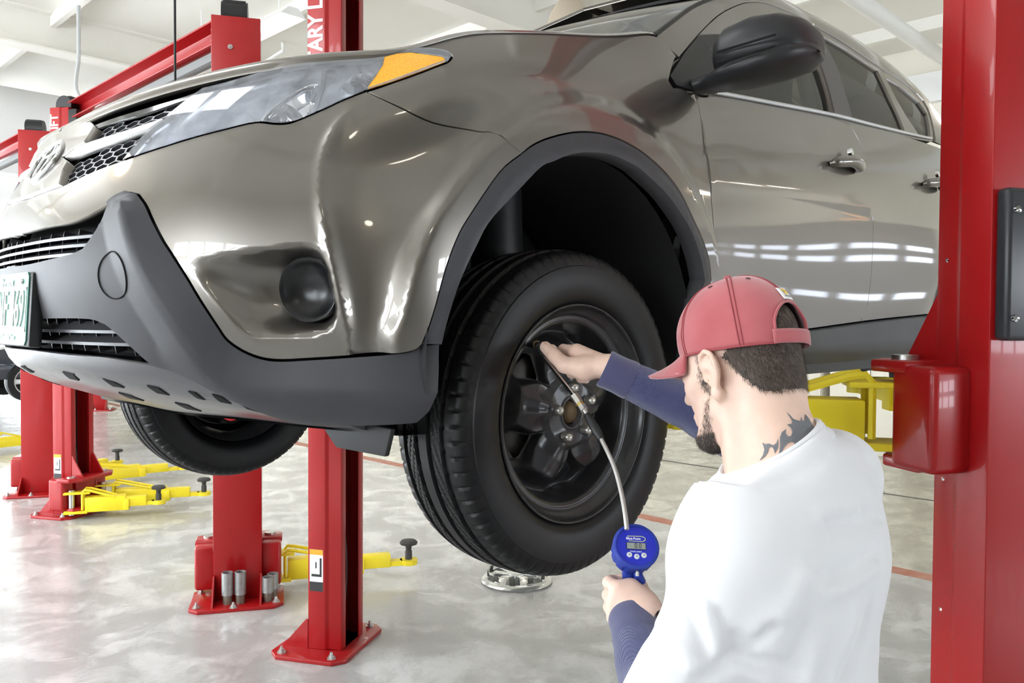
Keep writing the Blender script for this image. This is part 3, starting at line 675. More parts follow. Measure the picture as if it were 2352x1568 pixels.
arch_out = U(ARCH_OUT); arch_in = U(ARCH_IN); cut_bf = U(CUT_BF); crease = U(CREASE); clad_top = U(CLAD_TOP)
# arch continues behind the man down to the sill
aend = A.xz(-.455, 1.50); aine = A.xz(-.405, 1.50)
arch_out = np.concatenate([arch_out, [A.xz(-.462, 1.66), A.xz(-.462, 1.58), aend]]); arch_in = np.concatenate([arch_in, [A.xz(-.412, 1.66), A.xz(-.41, 1.58), aine]])
def d_body(u, v):
    """relief of the painted front: hollow between nose crease and arch, arch flare, fog lamp pocket"""
    Q = np.stack([u, v], 1)
    dc = seg_dist(Q, crease); da = seg_dist(Q, arch_out)
    # right of the crease?
    cx = np.interp(v, crease[::-1, 1], crease[::-1, 0]); right = u > cx
    dist_a = np.maximum(da-.055, 0)
    hol = -.55*dc*dist_a/(dc+dist_a+1e-6)
    fade = sm((A_top-v)/.20)
    d = np.where(right & (u < u_wc), hol*fade, 0)
    d = d + .0042*np.exp(-(dc/.011)**2)*sm((A_top-.03-v)/.12)*sm((v-A.vk[2]+.02)/.10)*(u < u_wc)
    d = d + .015*sm(1-(da-.04)/.045)
    return d - pocket_depth(u, v)
A_top = A.px(862, 205)[1]; u_wc = A.xz(.1, 1.95)[0]
POCKET = [(428,604),(470,592),(540,580),(620,570),(690,563),(722,567),(742,590),(757,630),(768,690),(772,730),(760,752),(735,764),(680,770),(620,773),(580,772),(555,755),(520,718),(478,668)]
pocket = catmull(np.array([A.px(*p) for p in POCKET]), 3, True)
pocket = resample(pocket, .012)
# smooth bowl: membrane over the pocket outline, pulled harder towards its outer end
_lo = pocket.min(0)-.01; _hi = pocket.max(0)+.01; _nx, _ny = 110, 80
_gx, _gy = np.meshgrid(np.linspace(_lo[0], _hi[0], _nx), np.linspace(_lo[1], _hi[1], _ny), indexing='ij')
_mask = inside(np.stack([_gx.ravel(), _gy.ravel()], 1), pocket).reshape(_nx, _ny)
_src = .15+((_gx-_lo[0])/(_hi[0]-_lo[0]))**1.5; _D = np.zeros((_nx, _ny))
for _ in range(900):
    _a = (np.roll(_D, 1, 0)+np.roll(_D, -1, 0)+np.roll(_D, 1, 1)+np.roll(_D, -1, 1))/4 + _src*1e-3
    _D = np.where(_mask, _a, 0)
_D = .064*sm((_D/_D.max())**.75)
for _ in range(3): _D = (np.roll(_D, 1, 0)+np.roll(_D, -1, 0)+np.roll(_D, 1, 1)+np.roll(_D, -1, 1)+2*_D)/6
def pocket_depth(u, v):
    a = np.clip((u-_lo[0])/(_hi[0]-_lo[0])*(_nx-1), 0, _nx-1.001); b = np.clip((v-_lo[1])/(_hi[1]-_lo[1])*(_ny-1), 0, _ny-1.001)
    i = a.astype(int); j = b.astype(int); fa = sm(a-i)*.3+(a-i)*.7; fb = sm(b-j)*.3+(b-j)*.7
    return _D[i, j]*(1-fa)*(1-fb)+_D[i+1, j]*fa*(1-fb)+_D[i, j+1]*(1-fa)*fb+_D[i+1, j+1]*fa*fb

# lower grille opening, cladding, intake
OPEN_T = [(25,544),(102,523),(178,507),(281,453)]
OPEN_R = [(281,453),(262,469),(242,500),(224,531),(201,564),(189,574),(153,587),(76,605),(20,614)]
ut0 = A.px(22, 545); ub0 = A.px(20, 614)
open_t = np.concatenate([[[0, ut0[1]]], U(OPEN_T)]); open_r = np.concatenate([U(OPEN_R, True, 3), [[0, ub0[1]]]])
INT_T = [(69,733),(153,731),(212,733),(237,741),(255,751),(306,797),(350,835),(377,846)]
INT_B = [(377,846),(300,833),(229,822),(148,814),(60,803)]
it0 = A.px(69, 733); ib0 = A.px(62, 804)
int_t = np.concatenate([[[0, it0[1]]], U(INT_T, True, 3)]); int_b = np.concatenate([U(INT_B), [[0, ib0[1]]]])
CL_R = [(964,790),(1003,787),(1000,839),(993,893),(979,936),(954,964)]
CL_B = [(954,964),(900,967),(829,968),(760,969),(707,966),(650,948),(579,919),(471,874),(400,850),(377,846)]
cl_r = U(CL_R, False); cl_b = U(CL_B, True, 3)
CLC = [(306,470),(309,500),(326,571),(357,638),(408,724),(440,780),(489,843),(543,882),(600,895),(671,896),(829,895),(993,891)]
clc = U(CLC)
def d_clad(u, v):
    Q = np.stack([u, v], 1); dt = seg_dist(Q, clad_top); dc = seg_dist(Q, clc)
    vc = np.interp(u, clc[:, 0], clc[:, 1]); up = (v > vc)
    return .004 + np.where(up, .024*dt/(dt+dc+1e-6), .024-.30*np.minimum(dc, .075))
clad_poly = np.concatenate([[[0, ub0[1]]], open_r[::-1][1:], [A.px(301, 443)], clad_top[:-1], cl_r[:-1], cl_b[:-1], int_t[::-1]])
# painted bumper
lens_bot = U(LENS[16:] + [LENS[0]])
gr_bot = U([(278,370),(217,393),(160,420),(143,428)]); g0 = A.px(137, 430)
GRB0 = [[0, g0[1]-.012]]
bump_poly = np.concatenate([[[0, ut0[1]+.004]], open_t[1:], [A.px(301, 441)], clad_top[:-1], arch_out[1:24:1][:0], arch_out[:np.argmin(np.linalg.norm(arch_out-cut_bf[-1], axis=1))], cut_bf[::-1], lens_bot, gr_bot[1:], GRB0])
front_bumper, = panel('front_bumper', A, bump_poly, PAINT, car, h=.0085, disp=d_body, mirror='join', extra=[crease[2:-2], ])
clad, = panel('bumper_cladding', A, clad_poly, PLAST, car, h=.014, disp=d_clad, mirror='join', extra=[clc])
print('bumper', time.time()-T0)

# wing
i_bf = np.argmin(np.linalg.norm(arch_out-cut_bf[-1], axis=1))
CUT_FD = [(1603,238),(1609,268),(1619,343),(1626,380),(1633,452),(1639,523),(1640,640)]
cut_fd = np.concatenate([U(CUT_FD), [A.xz(-.515, 1.60), A.xz(-.512, 1.50)]])
wing_top = np.concatenate([U(LENS[9:17])[::-1][:0], [[A.px(945, 107)[0], VT]], [[A.xz(x, z)[0], VT] for x, z in ((.25, 2.1), (.1, 2.1), (-.1, 2.1), (-.25, 2.1), (-.36, 2.1))]])
wing_poly = np.concatenate([cut_bf[:-1], arch_out[i_bf:], cut_fd[::-1], [A.px(1577, 209), A.px(1546, 201), A.px(1536, 185), A.px(1545, 150), A.px(1553, 131), [A.xz(-.37, 2.1)[0], VT-.004], [A.xz(-.34, 2.1)[0], VT]], wing_top[::-1][1:], U([(945,107),(970,108),(1024,117),(1039,129),(1030,143),(1000,155),(910,188)])])
panel('wing', A, wing_poly, PAINT, car, h=.011, disp=d_body)
# arch trim ring
trim_poly = np.concatenate([arch_out, arch_in[::-1]])
tr = panel('wheel_arch_trim', A, trim_poly, PLAST, car, h=.013, off=.010, disp=lambda u, v: .012*sm(seg_dist(np.stack([u, v], 1), arch_out)/.03)+.004, skirt=.045)
# doors
CUT_B = [(1940,270),(1960,300),(1985,350),(1999,420),(2005,480),(2005,560),(2000,640),(1990,720)]
cut_b = U(CUT_B); cut_b = np.concatenate([[[A.xz(-1.235, 2.277)[0], VT]], cut_b[2:]])
rock_y = lambda x: np.interp(x, [-2.3, -1.586, -1.094, -.5], [1.640, 1.607, 1.577, 1.56])
def rl(x): return A.xz(x, rock_y(x))
cut_fd_u = cut_fd[cut_fd[:, 1] > rl(-.51)[1]]
dfr = np.concatenate([[A.px(1594, 214)], cut_fd_u, [rl(x) for x in (-.51, -.7, -.9, -1.1, -1.3, -1.49)], cut_b[::-1], [[A.xz(x, 2.1)[0], VT] for x in (-1.1, -.9, -.7, -.56)]])
fd = panel('front_door', A, dfr, PAINT, car, h=.028, disp=lambda u, v: .004*sm((v-VT+.32)/.03)*sm((VT-.1-v)/.06))
rear_cut = np.array([A.xz(x, z) for x, z in ((-2.17, rock_y(-2.17)), (-2.27, 1.75), (-2.36, 1.90), (-2.44, 2.1), (-2.46, 2.2), (-2.47, 2.345))])
drr = np.concatenate([cut_b[:-1], [rl(x) for x in (-1.50, -1.7, -1.9, -2.1)], rear_cut])
rd = panel('rear_door', A, drr, PAINT, car, h=.03)
rk = np.concatenate([[A.xz(-.515, 1.555)], [rl(x)-[0, .004] for x in (-.7, -.9, -1.1, -1.3, -1.5, -1.7, -1.9, -2.1, -2.17)], [A.xz(x, 1.47) for x in (-2.17, -1.9, -1.6, -1.3, -1., -.75, -.515)]])
panel('rocker_trim', A, rk, PLAST, car, h=.025, off=.012, disp=lambda u, v: .014*sm((v-A.vk[1])/.05), skirt=.05)
# rear quarter and tail
ra_c = np.array([-2.66, 1.53])
ra = [A.xz(-2.66+.46*math.cos(a), 1.53+.46*math.sin(a)) for a in np.linspace(math.radians(8), math.radians(172), 19)]
qp = np.concatenate([rear_cut[::-1], [[rear_cut[0][0]-.01, A.xz(-2.19, 1.50)[1]]], ra, [A.xz(-3.14, 1.50)], [[UE, A.vk[1]+.03], [UE, VT], [A.xz(-2.47, 2.345)[0], VT]]])
panel('rear_quarter', A, qp, PAINT, car, h=.04)
ri = [A.xz(-2.66+.405*math.cos(a), 1.53+.405*math.sin(a)) for a in np.linspace(math.radians(5), math.radians(175), 19)]
panel('wheel_arch_trim', A, np.concatenate([ra, ri[::-1]]), PLAST, car, h=.03, off=.012, skirt=.04)
print('side', time.time()-T0)
# ---------------------------------------------------------------- thin clear materials
def thin_glass(name, tint, base=.04, rough=.01, haze=0.):
    m = bpy.data.materials.new(name); m.use_nodes = True; nt = m.node_tree; nt.nodes.clear()
    o = nt.nodes.new('ShaderNodeOutputMaterial'); mx = nt.nodes.new('ShaderNodeMixShader'); tr = nt.nodes.new('ShaderNodeBsdfTransparent'); gl = nt.nodes.new('ShaderNodeBsdfGlossy')
    fr = nt.nodes.new('ShaderNodeFresnel'); fr.inputs[0].default_value = 1.5
    tr.inputs[0].default_value = (*tint, 1); gl.inputs['Roughness'].default_value = rough
    nt.links.new(fr.outputs[0], mx.inputs[0]); nt.links.new(tr.outputs[0], mx.inputs[1]); nt.links.new(gl.outputs[0], mx.inputs[2])
    last = mx
    if haze:
        df = nt.nodes.new('ShaderNodeBsdfDiffuse'); df.inputs[0].default_value = (.8, .82, .88, 1); m2 = nt.nodes.new('ShaderNodeMixShader'); 
        nz = nt.nodes.new('ShaderNodeTexNoise'); nz.inputs['Scale'].default_value = 35; nz.inputs['Detail'].default_value = 5
        tcn = nt.nodes.new('ShaderNodeTexCoord'); nt.links.new(tcn.outputs['Object'], nz.inputs['Vector'])
        mu = nt.nodes.new('ShaderNodeMath'); mu.operation = 'MULTIPLY'; mu.inputs[1].default_value = haze*2; nt.links.new(nz.outputs['Fac'], mu.inputs[0])
        nt.links.new(mu.outputs[0], m2.inputs[0]); nt.links.new(mx.outputs[0], m2.inputs[1]); nt.links.new(df.outputs[0], m2.inputs[2]); last = m2
    nt.links.new(last.outputs[0], o.inputs[0]); return m
CLEAR = thin_glass('clear_lens', (.97, .98, 1.), haze=.20)  # hazy lens; whitish haze raised to stand in for bright window reflections
WGLASS = thin_glass('green_window_glass', (.80, .86, .80))
DGLASS = thin_glass('privacy_glass', (.10, .11, .09))
REFL = mat('lamp_housing', (.74, .77, .84), .28, .45, noise=(16, .75, (.30, .31, .36), 4))
LAMPGREY = mat('lamp_housing_grey', (.42, .43, .48), .3, .85)
AMBER = mat('amber_reflector', (.95, .36, .0), .3, coat=.8, noise=(260, .5, (1., .60, .03), 2))
# ---------------------------------------------------------------- headlights
def Uc(pts, n=3): return catmull(np.array([A.px(*p) for p in pts]), n, True)
lens = np.array([A.px(*p) for p in LENS]); lens[10:] = lens[10:]
lens_c = np.concatenate([lens[:3], U(LENS[3:13])[:], U(LENS[13:])])
def shrink(poly, d):
    L = resample(poly, .008); t = np.roll(L, -1, 0)-np.roll(L, 1, 0); n = np.stack([-t[:, 1], t[:, 0]], 1); n /= np.linalg.norm(n, axis=1)[:, None]+1e-12
    n *= np.sign((L[:, 0]*np.roll(L[:, 1], -1)-np.roll(L[:, 0], -1)*L[:, 1]).sum()); return L+n*d
bowl = Uc([(592,272),(612,245),(640,221),(685,193),(728,180),(738,205),(724,238),(700,262),(664,283),(625,283)])
ring_c = A.px(828, 182)
def d_lamp(u, v):
    Q = np.stack([u, v], 1); q = seg_dist(Q, bowl[::2], True)
    d = -.014 - np.where(inside(Q, bowl), .030*sm(q/.03), 0)
    r = np.linalg.norm((Q-ring_c)/[1, .85], axis=1); return d - .014*sm((.034-r)/.014) + .007*np.exp(-((r-.038)/.004)**2)
for side in (1, -1):
    hl = panel('headlight', A, shrink(lens_c, .003), REFL, car, h=.006, disp=d_lamp, skirt=-.014, mirror=None, inset=0)[0]
    am = [(890,120),(943,123),(1018,134),(1022,140),(988,152),(940,170),(845,203),(862,180),(880,152)]
    sg, = panel('turn_signal', A, U(am, False), AMBER, hl, h=.008, off=.0025, mirror=None, inset=0)
    br, = panel('divider_bar', A, U([(738,152),(748,152),(744,190),(730,232),(714,262),(706,262),(722,228),(734,190)], False), LAMPGREY, hl, h=.008, off=-.008, mirror=None, inset=0)
    bwl, = panel('reflector_bowl', A, shrink(bowl, .002), mat('bowl_chrome', (.86, .87, .9), .1, 1.), hl, h=.006, disp=lambda u, v: d_lamp(u, v)+.002, mirror=None, inset=0)
    P0 = A.P(*[np.array([x]) for x in ring_c])[0]; n0 = A.Nrm(*[np.array([x]) for x in ring_c])[0]
    mb = MB(); mb.lathe([(.014, .02), (.020, .026), (.020, .0), (.0, .0)], 24, frame_mat(P0-n0*.030, n0)); bl = mb.build('bulb_shield', CHROME, hl, True)
    bc = bowl.mean(0); P1 = A.P(np.array([bc[0]]), np.array([bc[1]]))[0]; n1 = A.Nrm(np.array([bc[0]]), np.array([bc[1]]))[0]
    mb = MB(); mb.lathe([(.0, .04), (.009, .038), (.012, .025), (.012, 0)], 20, frame_mat(P1-n1*.045, Vector(n1)+Vector((.5, -.2, 0)))); mb.build('bulb_cap', STEEL, hl, True)
    ln, = panel('lens', A, lens_c, CLEAR, hl, h=.012, off=.003, skirt=.0, mirror=None, holes=[U(am, False)])
    if side < 0:
        for o in (hl, sg, br, ln): 
            pass
        for o in [hl]+list(hl.children):
            me = o.data; me.transform(Matrix.Diagonal((1, -1, 1, 1))); me.flip_normals()
# ---------------------------------------------------------------- grille
backp = np.concatenate([[[0, g0[1]-.02]], U([(143,430),(217,395),(283,371)], False), U([(283,369),(344,298),(377,275),(467,203)], False), U([(460,194),(408,214),(332,234),(255,257),(179,283),(140,305)]), [[0, VT]]])
panel('grille_backing', A, backp, MATTE, car, h=.03, off=-.055, mirror='join', skirt=0)
up_mesh = np.concatenate([U([(224,294),(255,283),(332,260),(440,222)]), U([(378,275),(280,306),(202,331)])])
lo_mesh = np.concatenate([U([(168,368),(179,362),(255,331),(342,301)]), U([(283,367),(217,391),(146,426),(153,392)], False)])
def hexmesh(name, polys, pitch, hgt, off, parent, m, th=.0016):
    for poly in polys:
        mb = MB(); mb2 = MB()
        lo, hi = poly.min(0), poly.max(0); rows = int((hi[1]-lo[1])/(hgt*.75))+3; cols = int((hi[0]-lo[0])/pitch)+3
        for r in range(rows):
            for k in range(cols):
                cxy = np.array([lo[0]+(k+(r % 2)*.5)*pitch-.4*pitch, lo[1]+r*hgt*.75])
                hx = [(0, .5), (.5, .25), (.5, -.25), (0, -.5), (-.5, -.25), (-.5, .25)]
                o_ = np.array([(cxy[0]+a*pitch, cxy[1]+b*hgt) for a, b in hx]); i_ = cxy+(o_-cxy)*(1-2*th/hgt*1.3)
                if inside(o_, poly).sum() < 4: continue
                allq = np.concatenate([o_, i_]); n = A.Nrm(allq[:, 0], allq[:, 1]); P = A.P(allq[:, 0], allq[:, 1])
                Fp = P+n*off; Bp = P[6:]+n[6:]*(off-.016)
                V = np.concatenate([Fp, Bp]); F = []
                for q in range(6): F += [(q, (q+1) % 6, 6+(q+1) % 6, 6+q), (6+q, 6+(q+1) % 6, 12+(q+1) % 6, 12+q)]
                mb.add(V, F); mb2.add(V*[1, -1, 1], [f[::-1] for f in F])
        mb.build(name, m, parent); mb2.build(name, m, parent)
hexmesh('grille_mesh', [up_mesh, lo_mesh], .042, .029, -.008, car, mat('grille_mesh_grey', (.10, .10, .11), .35, .3))
bar = np.concatenate([U([(152,364),(174,346),(202,331),(280,306),(378,275)]), U([(345,298),(255,329),(179,358)])])
panel('grille_bar', A, bar, SILVER, car, h=.012, off=.004, skirt=.014)
strip = np.concatenate([U([(205,289),(255,270),(332,246),(408,223),(458,206)]), U([(440,222),(332,259),(255,281),(224,293)])])
panel('grille_top_trim', A, strip, GLOSSB, car, h=.012, off=-.003, skirt=.006)
emb_poly = np.concatenate([[[0, g0[1]-.006]], U([(143,427),(153,392),(163,375),(150,364),(173,346),(201,331),(224,294)], False), U([(215,283),(179,289),(140,310)], False), [[0, VT-.012]]])
panel('emblem_panel', A, emb_poly, PAINT, car, h=.014, off=.008, mirror='join', skirt=.03)
# emblem: three ovals
_vv = np.linspace(A.vk[3], VT, 400); ev = [0, _vv[np.argmin(np.abs(A.P(np.zeros(400), _vv)[:, 2]-1.946))]]
eP = A.P(np.array([0.]), np.array([ev[1]]))[0]; eN = A.Nrm(np.array([0.]), np.array([ev[1]]))[0]
EM = frame_mat(eP+eN*.012, eN, (0, 0, 1))
def oval(rx, ry, cy, w, n=40):
    pts = [EM@Vector((cy+ry*math.sin(a), rx*math.cos(a), 0)) for a in np.linspace(0, 2*math.pi, n+1)]
    return pts
mb = MB()
for rx, ry, cy, w in ((.078, .053, 0, .0055), (.027, .051, 0, .0045), (.056, .019, .030, .0045)): mb.tube(oval(rx, ry, cy, w), w, 14)
mb.build('emblem', CHROME, car, True, sharp=80)
# lower grille
lgp = np.concatenate([open_t, open_r[1:]])
panel('lower_grille_backing', A, lgp, MATTE, car, h=.03, off=-.06, mirror='join', skirt=0, inset=-.02)
panel('intake_backing', A, np.concatenate([int_t, int_b[1:]]), MATTE, car, h=.03, off=-.06, mirror='join', skirt=0, inset=-.015)
SLAT = mat('slat_grey', (.06, .06, .065), .35)
def slats(poly, ts, tb, name, n, off0, w=.006, vert=6):
    # horizontal slats between top and bottom curves of the opening
    umax = poly[:, 0].max()
    out = []
    for k in range(n):
        f = (k+1)/(n+1); us = np.linspace(0, umax, 40); vt = np.interp(us, ts[:, 0], ts[:, 1]); vb = np.interp(us, tb[:, 0], tb[:, 1])
        v0 = ts[0, 1]*(1-f)+tb[0, 1]*f; vv = v0 + (np.interp(us, [0, umax], [0, 1])**2)*0
        keep = (vv < vt-.004) & (vv > vb+.004); us_ = us[keep]; vv_ = vv[keep]
        if len(us_) < 2: continue
        P = A.P(us_, vv_); nn = A.Nrm(us_, vv_); mb = MB()
        a = P+nn*off0; b = P+nn*(off0-.03)+[0, 0, .012]; c = a+[0, 0, -w]; d = b+[0, 0, -w]; L = len(us_)
        V = np.concatenate([a, b, c, d]); F = []
        for i in range(L-1): F += [(i, i+1, L+i+1, L+i), (2*L+i, 3*L+i, 3*L+i+1, 2*L+i+1), (i, 2*L+i, 2*L+i+1, i+1)]
        mb.add(V, F); mb.add(V*[1, -1, 1], [q[::-1] for q in F]); out.append(mb.build(name, SLAT, car))
    for u0 in np.linspace(.06, umax*.92, vert):
        vt = np.interp(u0, ts[:, 0], ts[:, 1]); vb = np.interp(u0, tb[:, 0], tb[:, 1])
        if vt-vb < .01: continue
        vs = np.linspace(vb, vt, 8); P = A.P(np.full(8, u0), vs); nn = A.Nrm(np.full(8, u0), vs)
        V = np.concatenate([P+nn*(off0-.02), P+nn*(off0-.045), P+nn*(off0-.02)+[0, .004, 0], P+nn*(off0-.045)+[0, .004, 0]])
        F = [(i, i+1, 9+i, 8+i) for i in range(7)]+[(16+i, 24+i, 25+i, 17+i) for i in range(7)]+[(i, 16+i, 17+i, i+1) for i in range(7)]
        for W2, F2 in ((V, F), (V*[1, -1, 1], [q[::-1] for q in F])): mb = MB(); mb.add(W2, F2); mb.build('grille_rib', SLAT, car)
_o = np.argsort(open_r[:, 0]); slats(lgp, open_t, open_r[_o], 'lower_grille_slat', 3, -.012)
_o2 = np.argsort(int_b[:, 0]); slats(np.concatenate([int_t, int_b]), int_t, int_b[_o2], 'intake_slat', 2, -.012, vert=8)
# tow-eye cover on the cladding
tcu = A.px(267, 633); tP = A.P(*[np.array([x]) for x in tcu])[0]; 
def toweye():
    q = [tcu+np.array([.042*math.cos(a), .046*math.sin(a)]) for a in np.linspace(0, 2*math.pi, 36)]
    Q = np.array(q); f = lambda u, v: A.P(u, v)+A.Nrm(u, v)*(d_clad(u, v)+.0012)[:, None]
    for s in (1, -1):
        mb = MB(); mb.tube(f(Q[:, 0], Q[:, 1])*[1, s, 1], .0012, 6); mb.build('tow_eye_seam', MATTE, car, True)
toweye()
# fog lamp covers (dished black discs)
def fogc():
    q = A.px(692, 668); q1 = A.px(645, 668); q2 = A.px(700, 742); P = A.P(np.array([q[0]]), np.array([q[1]]))[0]; n = A.Nrm(np.array([q[0]]), np.array([q[1]]))[0]
    n = n+np.array([.35, -.1, -.05]); n /= np.linalg.norm(n)
    for s in (1, -1):
        M = frame_mat(P-n*.052, n)
        if s < 0: M = Matrix.Diagonal((1, -1, 1, 1))@M
        mb = MB(); mb.lathe([(.0, .004), (.02, .005), (.036, .012), (.050, .024), (.055, .030), (.058, .031), (.060, .028), (.060, -.02)], 48, M)
        mb.build('fog_lamp_cover', GLOSSB if 0 else mat('satin_black', (.008, .008, .009), .28), car, True)
fogc()
# ---------------------------------------------------------------- bonnet
def hood():
    us = np.concatenate([np.linspace(0, A.xz(-.33, 2.1)[0], 70)]); Tp = A.P(us, np.full(len(us), VT)); nT = A.Nrm(us, np.full(len(us), VT))
    f = np.linspace(0, 1, len(us)); L = us/us[-1]
    sx = np.interp(Tp[:, 0], [-.45, -.2, .3, .8], [-.33, -.2, .1, .35]); spine = np.stack([sx, 0*sx, 2.335-.19*np.clip((sx+.33)/.68, 0, 1)], 1)
    kf = sm((A.px(945, 108)[0]+.02-us)/.10)          # thick front lip fades out along the wings
    S = [0, 0, 0, .004, .010, .02, .04, .08, .14, .22, .32, .45, .6, .8, 1.]; LIP = [(-.020, .004), (-.015, .010), (-.004, .011), (.004, .008), (.008, .004)]
    rows = []
    for i, s in enumerate(S):
        P = Tp*(1-s)+spine*s
        lz, lo_ = LIP[i] if i < len(LIP) else (.011, 0.)
        zb = Tp[:, 2]+.002; z = zb + np.where(lz < 0, lz*kf+.001*i*(1-kf), lz) + (spine[:, 2]-zb-.011)*(1-(1-s)**1.25)
        P[:, 2] = z; rows.append(P + nT*[1, 1, 0]*(lo_*(.15+.85*kf))[:, None])
    R = np.array(rows); m, n = R.shape[:2]; V = R.reshape(-1, 3); F = [(i*n+j, i*n+j+1, (i+1)*n+j+1, (i+1)*n+j) for i in range(m-1) for j in range(n-1)]
    V2 = np.concatenate([V, V*[1, -1, 1]]); b = len(V); F2 = F+[tuple(x+b for x in q[::-1]) for q in F]
    # underside lip
    mb = MB(); mb.add(V2, F2)
    o = mb.build('bonnet', PAINT, car, True)
    bm = bmesh.new(); bm.from_mesh(o.data); bmesh.ops.remove_doubles(bm, verts=bm.verts, dist=1e-5); bmesh.ops.recalc_face_normals(bm, faces=bm.faces); bm.to_mesh(o.data); bm.free()
    o.data.polygons.foreach_set('use_smooth', [True]*len(o.data.polygons))
    so = o.modifiers.new('t', 'SOLIDIFY'); so.thickness = .008; so.offset = -1
hood()
# dark inner body: keeps light out of joints
inner = np.array([(u, v) for u, v in ((0, A.vk[2]), (A.uk[8], A.vk[2]))])
def innershell():
    us = np.linspace(0, UE, 90); vs = np.linspace(A.vk[1], VT, 16)
    u, v = [q.ravel() for q in np.meshgrid(us, vs, indexing='ij')]; P = A.P(u, v)-A.Nrm(u, v)*.075
    mb = MB(); F = []
    ok = ~((np.hypot(P[:, 0]-0, P[:, 2]-1.5) < .50) & (P[:, 1] > .3)) & ~((np.hypot(P[:, 0]+2.66, P[:, 2]-1.5) < .50) & (P[:, 1] > .3))
    for i in range(89):
        for j in range(15):
            q = (i*16+j, (i+1)*16+j, (i+1)*16+j+1, i*16+j+1)
            if all(ok[k] for k in q): F.append(q)
    mb.add(P, F); mb.add(P*[1, -1, 1], F); mb.build('inner_body', MATTE, car)
innershell()
print('front', time.time()-T0)
# ---------------------------------------------------------------- glasshouse
VG = G.vk[-1]
def Ug(pts, smooth=True, n=3): return G.curve(pts, smooth, n)
PIL = Ug([(1503,82),(1545,50),(1595,15)], False); ptop = G.xz(-1.17, 2.722)
pil = np.concatenate([PIL, [PIL[-1]*.6+ptop*.4, ptop]])
GAP = [(1557,134),(1598,86),(1649,36),(1694,12),(1726,5),(1768,10),(1837,39)]
GAP2 = [(1837,39),(1878,64),(1947,106),(2018,155),(2066,185),(2120,232),(2143,298)]
gap1 = Ug(GAP); gap2 = Ug(GAP2)
roof_poly = np.concatenate([pil, [[ptop[0]-.01, G.vk[5]], [ptop[0]-.08, G.vk[6]], [ptop[0]-.115, VG]], [[G.uk[-1], VG], [G.uk[-1], G.vk[1]]], [G.xz(-3.2, 2.39), G.xz(-2.8, 2.375), G.px(2147, 325)], gap2[::-1], gap1[::-1][1:]])
panel('roof', G, roof_poly, PAINT, car, h=.03, mirror='join', off=.004)
W1 = [(1633,217),(1646,219),(1780,243),(1914,267),(1896,191),(1875,131),(1846,57),(1798,42),(1753,33),(1714,39),(1679,60),(1649,86),(1622,119)]
W2 = [(1880,76),(1947,115),(2016,162),(2046,226),(2081,309),(2018,296),(1956,281),(1938,215),(1917,149)]
W3 = [(2033,177),(2066,195),(2111,234),(2129,260),(2137,314),(2114,316),(2080,265),(2056,222)]
w1, w2, w3 = [np.array([G.px(*p) for p in q]) for q in (W1, W2, W3)]
b_fr = Ug([(1577,210),(1635,220),(1780,247),(1935,274)], False); b_rr = Ug([(1935,274),(2018,300),(2080,314),(2143,324)], False)
panel('front_door_frame', G, np.concatenate([gap1, [G.px(1852, 52), G.px(1890, 160), G.px(1935, 274)], b_fr[::-1]]), PAINT, car, h=.02, holes=[w1], skirt=.03)
panel('rear_door_frame', G, np.concatenate([[G.px(1853, 53)], gap2[1:], b_rr[::-1], [G.px(1891, 160)]]), PAINT, car, h=.02, holes=[w2, w3], skirt=.03)
panel('pillar_trim', G, np.array([G.px(*p) for p in [(1848,60),(1877,74),(1917,149),(1938,215),(1956,280),(1914,266),(1896,191),(1875,131)]]), mat('pillar_plastic', (.10, .09, .085), .5), car, h=.02, off=.006)
panel('front_window', G, w1[:], WGLASS, car, h=.04, off=-.012, skirt=0, inset=-.006)
panel('rear_window', G, w2, DGLASS, car, h=.04, off=-.010, skirt=0, inset=-.006)
panel('quarter_window', G, w3, DGLASS, car, h=.04, off=-.010, skirt=0, inset=-.006)
# black run channels inside the front window, belt mouldings
for q, nm in (([(1875,131),(1896,191),(1914,267),(1905,265),(1886,195),(1862,131)], 'window_channel'), ([(1862,140),(1883,200),(1892,262),(1872,258),(1860,200),(1845,140)], 'window_channel')):
    panel(nm, G, np.array([G.px(*p) for p in q]), BLACK, car, h=.02, off=-.02, skirt=.02)
bm_ = np.array([G.px(*p) for p in [(1640,214),(1780,240),(1914,266),(2018,292),(2110,314),(2136,319)]]); 
for s in (1, -1):
    P = G.P(bm_[:, 0], bm_[:, 1])+G.Nrm(bm_[:, 0], bm_[:, 1])*.006; mb = MB(); mb.tube(catmull(P, 4)*[1, s, 1], .006, 8); mb.build('belt_moulding', SILVER, car, True)
# windscreen
def screen():
    E = G.P(pil[:, 0], pil[:, 1]); E = catmull(E, 4); d0 = E[0]-E[4]; E = np.concatenate([[E[0]+d0*2.0+np.array([0, -.09, -.07]), E[0]+d0*.9+np.array([0, -.05, -.035])], E]); m = len(E); n = 25; V = []
    for k, e in enumerate(E):
        b = .17-.05*k/m
        for q in range(n):
            y = -1+2*q/(n-1); V.append((e[0]+b*(1-y*y), y*e[1], e[2]+.012*(1-y*y)))
    F = [(k*n+q, k*n+q+1, (k+1)*n+q+1, (k+1)*n+q) for k in range(m-1) for q in range(n-1)]
    mesh('windscreen', V, F, WGLASS, car, True)
    mb = MB(); mb.tube([V[k*n] for k in range(2, m)], .008, 6); mb.tube([V[k*n+n-1] for k in range(2, m)], .008, 6); mb.tube(V[-n:], .008, 6); mb.build('windscreen_seal', BLACK, car, True)
screen()
